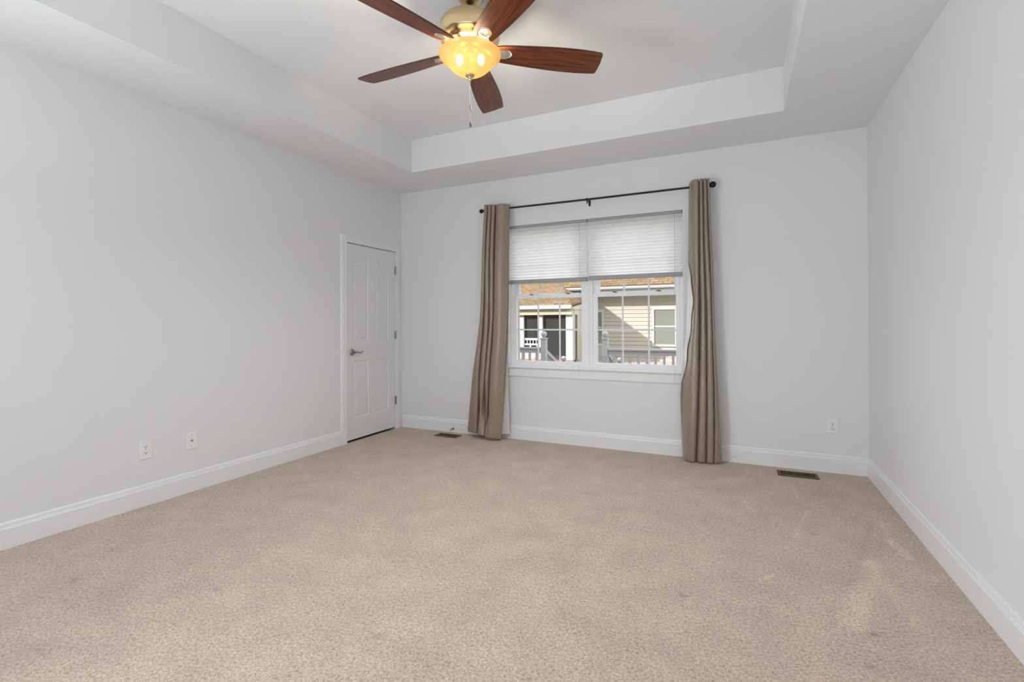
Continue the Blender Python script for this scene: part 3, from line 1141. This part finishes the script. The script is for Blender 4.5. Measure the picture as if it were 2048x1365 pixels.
sx_, sy_ = FX + 0.160 * math.cos(a_), FY + 0.160 * math.sin(a_)
dirv = Vector((math.cos(a_), math.sin(a_), 0))
add_tube(bm, [Vector((sx_, sy_, 2.832)), Vector((sx_, sy_, 2.832)) + dirv * 0.014], [0.009, 0.007], 10)
add_tube(bm, [Vector((sx_, sy_, 2.832)) + dirv * 0.010, Vector((sx_, sy_, 2.826)) + dirv * 0.022], 0.004, 8)
obj('reverse_switch', bm, M['iron'], fan)

# bowl
bm = B()
outer_p = [(0.171, 2.708), (0.1735, 2.704), (0.172, 2.698), (0.163, 2.690), (0.152, 2.682), (0.138, 2.666), (0.122, 2.646), (0.102, 2.626), (0.078, 2.609), (0.050, 2.598), (0.020, 2.593), (0.006, 2.592)]
inner_p = [(r_ - 0.0035 if r_ > 0.01 else r_, z_ + 0.0035) for r_, z_ in outer_p][::-1]
add_lathe(bm, outer_p + inner_p, C3, seg=72, closed=True)
obj('glass_bowl', bm, M['bowl'], fan, smooth=True, auto=50)
bm = B()
add_lathe(bm, [(0, 2.700), (0.004, 2.700), (0.004, 2.600), (0, 2.600)], C3, seg=12)
obj('centre_rod', bm, M['brass'], fan)
bm = B()
add_lathe(bm, [(0, 2.5945), (0.024, 2.5935), (0.027, 2.590), (0.024, 2.585), (0.014, 2.580), (0.009, 2.576), (0.010, 2.571), (0.009, 2.566), (0.006, 2.560), (0, 2.556)], C3, seg=28)
obj('finial', bm, M['brass'], fan, smooth=True)
cr_ = Vector((math.cos(YAW), math.sin(YAW), 0))
for s in (-1, 1):
    bm = B()
    c_ = Vector((FX, FY, 2.684)) + cr_ * 0.060 * s + Vector((0.42, -0.90, 0)) * -0.012
    add_sphere(bm, c_, 0.020, 20, 14, 1.6)
    obj('bulb', bm, M['bulb'], fan, smooth=True)
    bm = B()
    add_tube(bm, [c_ + Vector((0, 0, 0.028)), Vector((FX, FY, 2.728)) + cr_ * 0.030 * s], [0.011, 0.012], 12)
    obj('lamp_socket', bm, M['brass'], fan)

# added spot below the bowl, standing in for the lamp's downward light
ld = bpy.data.lights.new('fan_lamp', 'SPOT')
ld.energy = 60
ld.spot_size = math.radians(160)
ld.spot_blend = 1.0
ld.shadow_soft_size = 0.10
ld.color = (0.95, 0.975, 1.0)
lo = bpy.data.objects.new('fan_lamp', ld)
COL.objects.link(lo)
lo.location = (FX - 0.08, FY + 0.17, 2.47)
# blades: built along +x, pitched, then copied round
BZ = 2.722
PIT = math.radians(-14.9)
ROT0 = math.radians(35.4)


def blade_half(x):
    """half width of the blade at radius x"""
    K = [(0.116, 0.018), (0.126, 0.036), (0.145, 0.050), (0.185, 0.060), (0.26, 0.0680), (0.34, 0.0745), (0.44, 0.0815), (0.54, 0.0850), (0.63, 0.0850), (0.70, 0.0810), (0.742, 0.0755)]
    for (x0, y0), (x1, y1) in zip(K, K[1:]):
        if x <= x1:
            t_ = (x - x0) / (x1 - x0)
            return y0 + (y1 - y0) * t_
    return K[-1][1]


def blade_outline():
    pts = [(0.114, 0.0)]
    xs = [0.116, 0.120, 0.126, 0.135, 0.145, 0.165, 0.185, 0.21, 0.23, 0.26, 0.30, 0.34, 0.39, 0.44, 0.49, 0.54, 0.59, 0.63, 0.67, 0.70, 0.725]
    low = [(x, -blade_half(x)) for x in xs]
    tip = []
    for k in range(7):
        a_ = -PI / 2 + k * (PI / 2) / 6
        tip.append((0.738 + 0.016 * math.cos(a_), -0.0615 + 0.016 * math.sin(a_)))
    mid_ = [(0.757, -0.030), (0.7585, 0.0), (0.757, 0.030)]
    tip2 = [(x, -y) for x, y in tip[::-1]]
    return pts + low + tip + mid_ + tip2 + [(x, -y) for x, y in low[::-1]]


def hole_outline(cx, ax, ay, n=28):
    return [(cx + ax * math.cos(2 * PI * k / n), ay * math.sin(2 * PI * k / n)) for k in range(n)]


bm = B()
TH = 0.0075
layers = []
for z in (0.0, TH):
    es = []
    loops = []
    for pts in (blade_outline(), hole_outline(0.192, 0.046, 0.036)):
        vs_ = [bm.verts.new((x, y, z)) for x, y in pts]
        es += [bm.edges.new((vs_[i], vs_[(i + 1) % len(vs_)])) for i in range(len(vs_))]
        loops.append(vs_)
    bmesh.ops.triangle_fill(bm, use_beauty=True, use_dissolve=False, edges=es)
    layers.append(loops)
n_face = len(bm.faces)
for l0, l1 in zip(*layers):
    for k in range(len(l0)):
        k2 = (k + 1) % len(l0)
        f = bm.faces.new((l0[k], l0[k2], l1[k2], l1[k]))
        f.material_index = 1
blade0 = obj('blade', bm, [M['blade'], M['blade_edge']], None)
# blade iron: ribbed oval medallion in the opening, arm running under the blade to the motor
bm = B()
n = 28
ov = hole_outline(0.188, 0.039, 0.0315)
a0 = [bm.verts.new((x, y, 0.0010)) for x, y in ov]
a1 = [bm.verts.new((x, y, 0.0060)) for x, y in ov]
bm.faces.new(a0[::-1])
bm.faces.new(a1)
for k in range(n):
    bm.faces.new((a0[k], a0[(k + 1) % n], a1[(k + 1) % n], a1[k]))
for k in range(-2, 3):
    add_tube(bm, [(0.152 + 0.004 * abs(k), k * 0.0045, 0.000), (0.206 - 0.005 * abs(k), k * 0.0105, 0.0008)], [0.0022, 0.0012], 6)
arm_pts = [(0.176, 0.0), (0.160, 0.0), (0.144, 0.0), (0.124, -0.008), (0.104, 0.000), (0.086, 0.018), (0.072, 0.030), (0.058, 0.036)]
rows_ = []
for i, (x, z) in enumerate(arm_pts):
    z = {0: 0.0, 1: -0.0025, 2: -0.006, 3: -0.009}.get(i, z)
    hw = [0.024, 0.020, 0.015, 0.0125, 0.0115, 0.012, 0.014, 0.016][i]
    rows_.append([bm.verts.new((x, -hw, z)), bm.verts.new((x, 0, z - 0.003)), bm.verts.new((x, hw, z)), bm.verts.new((x, hw, z + 0.004)), bm.verts.new((x, -hw, z + 0.004))])
for r0, r1 in zip(rows_, rows_[1:]):
    for k in range(5):
        bm.faces.new((r0[k], r0[(k + 1) % 5], r1[(k + 1) % 5], r1[k]))
bm.faces.new(rows_[0])
bm.faces.new(rows_[-1][::-1])
arm0 = obj('blade_arm', bm, M['pewter'], None, smooth=True, auto=40)
for k in range(5):
    b_ = blade0 if k == 0 else blade0.copy()
    r_ = arm0 if k == 0 else arm0.copy()
    if k:
        COL.objects.link(b_)
        COL.objects.link(r_)
    for o_ in (b_, r_):
        o_.parent = fan
        o_.matrix_parent_inverse = Matrix.Identity(4)
        # the pitch twists about the blade's own long axis
        o_.matrix_local = Matrix.Translation((0, 0, BZ - TZ)) @ Matrix.Rotation(ROT0 + k * 2 * PI / 5, 4, 'Z') @ Matrix.Rotation(PIT, 4, 'X')
# pull chains
for (dx_, z0, z1, fobm, fl_) in ((0.0, 2.560, 2.432, 'fob', 0.050), (0.002, 2.560, 2.336, 'fob_grey', 0.038)):
    bm = B()
    zz = z0
    px_, py_ = FX + dx_, FY - dx_
    if fobm == 'fob':
        add_tube(bm, [(px_, py_, z0), (px_ - 0.003, py_, (z0 + z1) / 2), (px_, py_, z1)], 0.0016, 8)
    else:
        add_tube(bm, [(px_, py_, z0), (px_, py_, z1)], 0.0008, 6)
    chn = obj('pull_chain', bm, M['cord'], fan)
    bm = B()
    add_lathe(bm, [(0, 0), (0.0025, -0.002), (0.003, -0.008), (0.0065, -0.014), (0.0075, -fl_ * 0.6), (0.0055, -fl_ + 0.004), (0, -fl_)], (px_, py_, z1), 'z', 16)
    fb = obj('fob', bm, M[fobm], None, smooth=True)
    fb.parent = chn
    fb.matrix_parent_inverse = Matrix.Identity(4)

# ------------------------------------------------------------------ added, unseen windows behind the camera; shut, they pass no light
for n_, xc in ((2, 1.25), (3, 3.30)):
    wv = thing('window_%d' % n_, None, None, (xc, YR, 0.8), kind='structure')
    bm = B()
    for (xa, xb, za, zb) in ((xc - 0.85, xc - 0.76, 0.70, 2.40), (xc + 0.76, xc + 0.85, 0.70, 2.40), (xc - 0.76, xc + 0.76, 0.70, 0.79), (xc - 0.76, xc + 0.76, 2.31, 2.40)):
        add_box(bm, xa, xb, YR, YR + 0.02, za, zb)
    obj('casing', bm, M['trim'], wv)
    bm = B()
    add_box(bm, xc - 0.76, xc + 0.76, YR + 0.001, YR + 0.008, 0.79, 2.31)
    obj('roller_shade', bm, M['vinyl'], wv)

# ------------------------------------------------------------------ outdoors
# this house's own roof, which shades the deck railing
bm = B()
EV = (0.75, 2.95)
RG = (-5.2, 6.70)
for (p0, p1) in ((EV, RG), ((-11.0, 2.95), RG)):
    add_extrude(bm, [(p0[0], p0[1]), (p1[0], p1[1]), (p1[0], p1[1] + 0.16), (p0[0], p0[1] + 0.16)], (-17, 0, 0), (9, 0, 0), (0, 1, 0), (0, 0, 1))
struct('roof', bm, M['shingle'])

bm = B()
add_box(bm, -8, WX0 - 0.02, 0.205, 0.33, -0.9, 3.1)
add_box(bm, WX1 + 0.02, 9, 0.205, 0.33, -0.9, 3.1)
add_box(bm, WX0 - 0.02, WX1 + 0.02, 0.205, 0.33, -0.9, WZ0 - 0.02)
add_box(bm, WX0 - 0.02, WX1 + 0.02, 0.205, 0.33, WZ1 + 0.02, 3.1)
struct('wall_outside', bm, M['siding'])
bm = B()
add_box(bm, -14, 16, 0.5, 30, -0.9, -0.80)
struct('ground', bm, M['grass'])
bm = B()
add_box(bm, -5.5, 6.5, 6.35, 8.6, -0.8, 0.19)
struct('patio', bm, M['concrete'])
bm = B()
add_box(bm, -3.0, 5.5, 0.30, 4.25, -0.30, -0.19)
struct('deck', bm, M['decking'])

# the neighbouring house
SYW = 8.6
nh = thing('neighbouring_house', 'tan lap-sided house with a brown shingle roof seen through the window', 'house', (2, SYW, 0.19))
bm = B()
lap = 0.106
z = 0.19
prof = [(0.10, 0.19)]
while z < 2.10:
    prof += [(-0.020, z), (-0.002, z + lap)]
    z += lap
prof += [(0.10, z)]
add_extrude(bm, prof, (-6, SYW, 0), (7, SYW, 0), (0, 1, 0), (0, 0, 1))
obj('siding_wall', bm, M['siding'], nh)
OV = 0.62
bm = B()
add_box(bm, -6.2, 7.2, SYW - OV, SYW + 0.05, 2.055, 2.075)
obj('soffit', bm, M['ext_white'], nh)
bm = B()
add_extrude(bm, [(0.02, 0.0), (0.10, 0.0), (0.10, 0.065), (0, 0.065), (0, 0.035)], (-0.84, SYW - OV - 0.10, 2.085), (7.2, SYW - OV - 0.10, 2.085), (0, 1, 0), (0, 0, 1))
obj('gutter', bm, M['ext_white'], nh)


def roof_plane(name, xa, xb, ya, za, yb, zb, parent, thick=0.06):
    bm = B()
    L = math.hypot(yb - ya, zb - za)
    uvl = bm.loops.layers.uv.new('UVMap')
    f = add_quad(bm, [(xa, ya, za), (xb, ya, za), (xb, yb, zb), (xa, yb, zb)])
    for lp, uv in zip(f.loops, ((xa, 0), (xb, 0), (xb, L), (xa, L))):
        lp[uvl].uv = uv
    f2 = add_quad(bm, [(xa, ya, za - thick), (xa, yb, zb - thick), (xb, yb, zb - thick), (xb, ya, za - thick)])
    for pa, pb, pc, pd in (((xa, ya, za), (xa, ya, za - thick), (xb, ya, za - thick), (xb, ya, za)),
                           ((xa, ya, za), (xa, yb, zb), (xa, yb, zb - thick), (xa, ya, za - thick)),
                           ((xb, ya, za), (xb, ya, za - thick), (xb, yb, zb - thick), (xb, yb, zb))):
        add_quad(bm, [pa, pb, pc, pd])
    return obj(name, bm, M['shingle'], parent, normals=False)


roof_plane('roof', -6.3, 7.3, SYW - OV - 0.04, 2.185, SYW + 4.0, 5.0, nh)


def house_window(x0, x1, z0, z1):
    bm = B()
    t_ = 0.055
    y0, y1 = SYW - 0.060, SYW + 0.02
    add_box(bm, x0, x0 + t_, y0, y1, z0, z1)
    add_box(bm, x1 - t_, x1, y0, y1, z0, z1)
    add_box(bm, x0 + t_, x1 - t_, y0, y1, z0, z0 + t_)
    add_box(bm, x0 + t_, x1 - t_, y0, y1, z1 - t_ * 1.6, z1)
    zc = (z0 + z1) / 2
    add_box(bm, x0 + t_, x1 - t_, y0 + 0.02, y1, zc - 0.018, zc + 0.018)
    wf = obj('window', bm, M['ext_white'], nh)
    bm = B()
    add_box(bm, x0 + t_, x1 - t_, SYW - 0.034, SYW - 0.026, z0 + t_, zc)
    add_box(bm, x0 + t_, x1 - t_, SYW - 0.034, SYW - 0.026, zc, z1 - t_ * 1.6)
    a1_ = obj('pane', bm, M['pane_dark'])
    bm = B()
    for k in range(1, 3):
        x = x0 + t_ + (x1 - x0 - 2 * t_) * k / 3
        add_box(bm, x - 0.004, x + 0.004, SYW - 0.037, SYW - 0.034, z0 + t_, z1 - t_ * 1.6)
    for k in (0.25, 0.75):
        zz_ = z0 + (z1 - z0) * k
        add_box(bm, x0 + t_, x1 - t_, SYW - 0.038, SYW - 0.034, zz_ - 0.004, zz_ + 0.004)
    a2_ = obj('muntin', bm, M['drape'])
    for q in (a1_, a2_):
        q.parent = wf
        q.matrix_parent_inverse = Matrix.Identity(4)


house_window(1.508, 2.140, 0.585, 1.640)
house_window(-0.42, 0.215, 0.585, 1.590)

# screened porch against the house
PYF = 6.8
PXR = -0.10
po = thing('screened_porch', 'cream screened porch with a low brown roof against the tan house', 'porch', (-1.5, PYF, 0.19))
bm = B()
uvl = bm.loops.layers.uv.new('UVMap')
RF, RR = PYF - 0.14, PXR + 0.02
RP = {'fl': (-6, RF, 1.655), 'fm': (-0.86, RF, 1.655), 'fr': (RR, RF, 1.655), 'br': (RR, SYW - 0.03, 1.885), 'bm': (-0.86, SYW - 0.50, 2.30), 'bl': (-6, SYW - 0.50, 2.30)}
for dz_ in (0, -0.05):
    for q in (('fl', 'fm', 'bm', 'bl'), ('fm', 'fr', 'bm'), ('fr', 'br', 'bm')):
        f = add_quad(bm, [(RP[k][0], RP[k][1], RP[k][2] + dz_) for k in (q if dz_ == 0 else q[::-1])])
        for lp in f.loops:
            lp[uvl].uv = (lp.vert.co.x, (lp.vert.co.y - RF) * 1.09)
for ka, kb in (('fl', 'fm'), ('fm', 'fr'), ('fr', 'br'), ('br', 'bm')):
    pa, pb = RP[ka], RP[kb]
    add_quad(bm, [pa, (pa[0], pa[1], pa[2] - 0.05), (pb[0], pb[1], pb[2] - 0.05), pb])
obj('roof', bm, M['shingle'], po, normals=False)
bm = B()
add_extrude(bm, [(0, 0), (0.11, 0), (0.12, 0.09), (0, 0.09)], (-6.0, PYF - 0.26, 1.56), (PXR + 0.02, PYF - 0.26, 1.56), (0, 1, 0), (0, 0, 1))
obj('gutter', bm, M['ext_white'], po)
bm = B()
add_box(bm, -6.0, PXR, PYF - 0.135, PYF + 0.08, 1.415, 1.60)
obj('beam', bm, M['ext_cream'], po)
for (xa, xb) in ((PXR - 0.17, PXR + 0.005), (-0.985, -0.885), (-1.56, -1.40), (-2.3, -2.2)):
    bm = B()
    add_box(bm, xa, xb, PYF - 0.045, PYF + 0.06, 0.19, 1.415)
    obj('post', bm, M['ext_white'], po)
for (xa, xb) in ((-0.885, PXR - 0.17), (-1.40, -0.985), (-2.2, -1.56)):
    bm = B()
    add_box(bm, xa, xb, PYF + 0.02, PYF + 0.03, 0.30, 1.415)
    obj('screen', bm, M['screen'], po)
bm = B()   # side wall of the porch with its own tall narrow opening
prof = [(0.0, 0.19)]
z = 0.19
while z < 1.62:
    prof += [(0.014, z), (0.0, z + lap)]
    z += lap
prof += [(-0.06, z), (-0.06, 0.19)]
add_extrude(bm, prof, (PXR, PYF + 0.42, 0), (PXR, SYW, 0), (1, 0, 0), (0, 0, 1))
obj('side_wall', bm, M['siding'], po)
bm = B()
add_box(bm, PXR - 0.04, PXR + 0.02, PYF + 0.06, PYF + 0.12, 0.30, 1.60)
add_box(bm, PXR - 0.04, PXR + 0.02, PYF + 0.32, PYF + 0.42, 0.30, 1.60)
add_box(bm, PXR - 0.04, PXR + 0.02, PYF + 0.12, PYF + 0.32, 1.42, 1.60)
obj('side_frame', bm, M['ext_cream'], po)
bm = B()
add_box(bm, PXR - 0.03, PXR - 0.01, PYF + 0.12, PYF + 0.32, 0.30, 1.42)
obj('side_screen', bm, M['screen'], po)
bm = B()
add_extrude(bm, [(PYF - 0.13, 1.60), (SYW - 0.03, 1.832), (SYW - 0.03, 1.70), (PYF + 0.3, 1.55), (PYF - 0.13, 1.545)], (PXR + 0.022, 0, 0), (PXR + 0.045, 0, 0), (0, 1, 0), (0, 0, 1))
obj('rake_board', bm, M['ext_cream'], po)
bm = B()
add_box(bm, -6.0, PXR + 0.01, PYF - 0.06, PYF + 0.10, 0.19, 0.30)
obj('brick_base', bm, M['brick'], po)
bm = B()   # lattice-like rail behind the screens
zt_ = 0.83
add_box(bm, -1.40, -0.90, PYF - 0.02, PYF + 0.015, zt_ - 0.055, zt_)
add_box(bm, -1.40, -0.90, PYF - 0.02, PYF + 0.015, zt_ - 0.185, zt_ - 0.135)
for k in range(7):
    x = -1.40 + k * 0.082
    add_box(bm, x - 0.010, x + 0.010, PYF - 0.018, PYF + 0.012, zt_ - 0.135, zt_ - 0.055)
add_box(bm, -1.25, -1.21, PYF - 0.018, PYF + 0.012, 0.55, zt_ - 0.185)
add_box(bm, -1.06, -0.92, PYF - 0.018, PYF + 0.012, 0.55, zt_ - 0.185)
add_box(bm, -1.40, -0.90, PYF - 0.02, PYF + 0.015, 0.30, 0.58)
add_extrude(bm, [(-1.72, 0.30), (-1.50, 0.30), (-1.50, 0.92), (-1.72, 0.62)], (0, PYF - 0.05, 0), (0, PYF - 0.02, 0), (1, 0, 0), (0, 0, 1))
obj('porch_rail', bm, M['ext_white'], po)
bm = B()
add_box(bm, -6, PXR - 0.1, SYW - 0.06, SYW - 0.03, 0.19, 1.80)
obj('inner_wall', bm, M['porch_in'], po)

# bush seen through the porch
bm = B()
rnd = random.Random(7)
for k in range(900):
    h_ = rnd.random()
    r_ = (1 - h_) * 0.33 + 0.05
    an = rnd.random() * 2 * PI
    rr = r_ * math.sqrt(rnd.random())
    P0 = Vector((-1.36 + rr * math.cos(an), PYF + 0.55 + rr * math.sin(an), 0.25 + h_ * 1.15))
    d_ = Vector((rnd.uniform(-1, 1), rnd.uniform(-1, 1), rnd.uniform(-.4, 1))).normalized() * 0.055
    s_ = d_.cross(Vector((rnd.uniform(-1, 1), rnd.uniform(-1, 1), 0.3))).normalized() * 0.014
    bm.faces.new([bm.verts.new(P0 - d_ * .1), bm.verts.new(P0 + d_ * .4 + s_), bm.verts.new(P0 + d_), bm.verts.new(P0 + d_ * .4 - s_)])
bush = thing('evergreen_bush', 'dark green bush seen through the porch screen', 'bush', (-1.36, PYF + 0.55, 0.19))
obj('foliage', bm, M['leaf'], bush, normals=False)
bm = B()
add_tube(bm, [(-1.36, PYF + 0.55, 0.19), (-1.36, PYF + 0.55, 1.2)], [0.03, 0.01], 8)
obj('stem', bm, M['decking'], bush)

# deck railing and stair
DYP = 4.2


def deck_post(label, x, y, z0, z1, wd=0.105, group=None):
    t = thing('deck_post', label, 'post', (x, y, z0), group)
    bm = B()
    add_box(bm, x - wd / 2, x + wd / 2, y - wd / 2, y + wd / 2, z0, z1)
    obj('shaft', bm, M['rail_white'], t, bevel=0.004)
    bm = B()
    h_ = wd / 2 + 0.010
    add_box(bm, x - h_, x + h_, y - h_, y + h_, z1, z1 + 0.022)
    add_lathe(bm, [(0, 0.022), (0.034, 0.022), (0.026, 0.034), (0.034, 0.042)] + [(0.058 * math.sin(PI * k / 12), 0.095 - 0.058 * math.cos(PI * k / 12)) for k in range(3, 13)], (x, y, z1), 'z', 24)
    obj('ball_cap', bm, M['rail_white'], t, smooth=True, auto=40)
    return t


deck_post('white ball capped deck post seen in the window half nearer the door', 0.155, DYP, -0.19, 0.900)
deck_post('white ball capped deck post seen in the window half nearer the corner', 1.362, DYP, -0.19, 0.905)
deck_post('white ball cap of a lower stair post, just past the post nearer the door', 0.175, 5.30, -0.80, 0.350)
deck_post('white ball cap of a lower stair post, seen behind the balusters nearer the corner', 1.385, 5.30, -0.80, 0.350)


def railing(label, x0, x1, first, step):
    t = thing('deck_railing', label, 'railing', ((x0 + x1) / 2, DYP, -0.19))
    bm = B()
    add_box(bm, x0, x1, DYP - 0.055, DYP + 0.055, 0.708, 0.738)
    add_box(bm, x0, x1, DYP - 0.022, DYP + 0.022, 0.625, 0.708)
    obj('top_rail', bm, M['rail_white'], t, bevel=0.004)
    bm = B()
    add_box(bm, x0, x1, DYP - 0.022, DYP + 0.022, -0.10, -0.03)
    obj('bottom_rail', bm, M['rail_white'], t)
    x = first
    while x < x1 - 0.02:
        if x > x0 + 0.02:
            bm = B()
            add_box(bm, x - 0.020, x + 0.020, DYP - 0.02, DYP + 0.02, -0.03, 0.625)
            obj('baluster', bm, M['rail_white'], t)
        x += step


railing('white deck railing running from the post nearer the door away from the stair', -2.90, 0.0925, -2.812, 0.148)
railing('white deck railing running from the post nearer the corner across the window half', 1.4245, 5.40, 1.520, 0.148)


def stair_rail(label, x, a_, b_):
    t = thing('stair_railing', label, 'railing', (x, 4.75, -0.8))
    bm = B()
    (y0, z0), (y1, z1) = a_, b_
    add_extrude(bm, [(y0, z0), (y1, z1), (y1, z1 - 0.075), (y0, z0 - 0.075)], (x - 0.028, 0, 0), (x + 0.028, 0, 0), (0, 1, 0), (0, 0, 1))
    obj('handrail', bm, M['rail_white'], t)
    bm = B()
    add_extrude(bm, [(y0, z0 - 0.66), (y1, z1 - 0.66), (y1, z1 - 0.72), (y0, z0 - 0.72)], (x - 0.018, 0, 0), (x + 0.018, 0, 0), (0, 1, 0), (0, 0, 1))
    obj('bottom_rail', bm, M['rail_white'], t)
    for k in range(1, 8):
        f = k / 8
        y, zz_ = y0 + (y1 - y0) * f, z0 + (z1 - z0) * f
        bm = B()
        add_box(bm, x - 0.016, x + 0.016, y - 0.016, y + 0.016, zz_ - 0.67, zz_ - 0.05)
        obj('baluster', bm, M['rail_white'], t)


stair_rail('white stair handrail sloping down from the deck post nearer the door', 0.165, (DYP + 0.064, 0.695), (5.236, 0.275))
stair_rail('white stair handrail sloping down from the deck post nearer the corner', 1.374, (DYP + 0.064, 0.695), (5.236, 0.275))
st = thing('deck_stair', 'grey deck steps going down between the two ball capped posts', 'steps', (0.76, 4.7, -0.8))
for k in range(3):
    bm = B()
    add_box(bm, 0.24, 1.29, 4.26 + k * 0.30, 4.57 + k * 0.30, -0.36 - k * 0.16, -0.32 - k * 0.16)
    obj('tread', bm, M['decking'], st)
for x in (0.26, 1.25):
    bm = B()
    add_extrude(bm, [(4.255, -0.34), (5.2, -0.80), (4.255, -0.80)], (x, 0, 0), (x + 0.03, 0, 0), (0, 1, 0), (0, 0, 1))
    obj('stringer', bm, M['decking'], st)

# two orange pumpkin-like ornaments on the patio edge
for (u_, lab) in ((-0.98, 'small orange ornament low behind the deck railing, the one nearer the curtain'), (-0.73, 'small orange ornament low behind the deck railing, the one nearer the post')):
    t = thing('garden_ornament', lab, 'ornament', (u_, 6.48, 0.19), 'orange ornaments behind the railing')
    bm = B()
    add_lathe(bm, [(0, 0), (0.06, 0.0), (0.085, 0.05), (0.085, 0.10), (0.05, 0.15), (0, 0.145)], (u_, 6.48, 0.19), 'z', 20)
    obj('body', bm, M['orange'], t, smooth=True)
    bm = B()
    add_tube(bm, [(u_, 6.48, 0.33), (u_ + 0.01, 6.48, 0.365)], [0.012, 0.008], 8)
    obj('stub', bm, M['decking'], t)
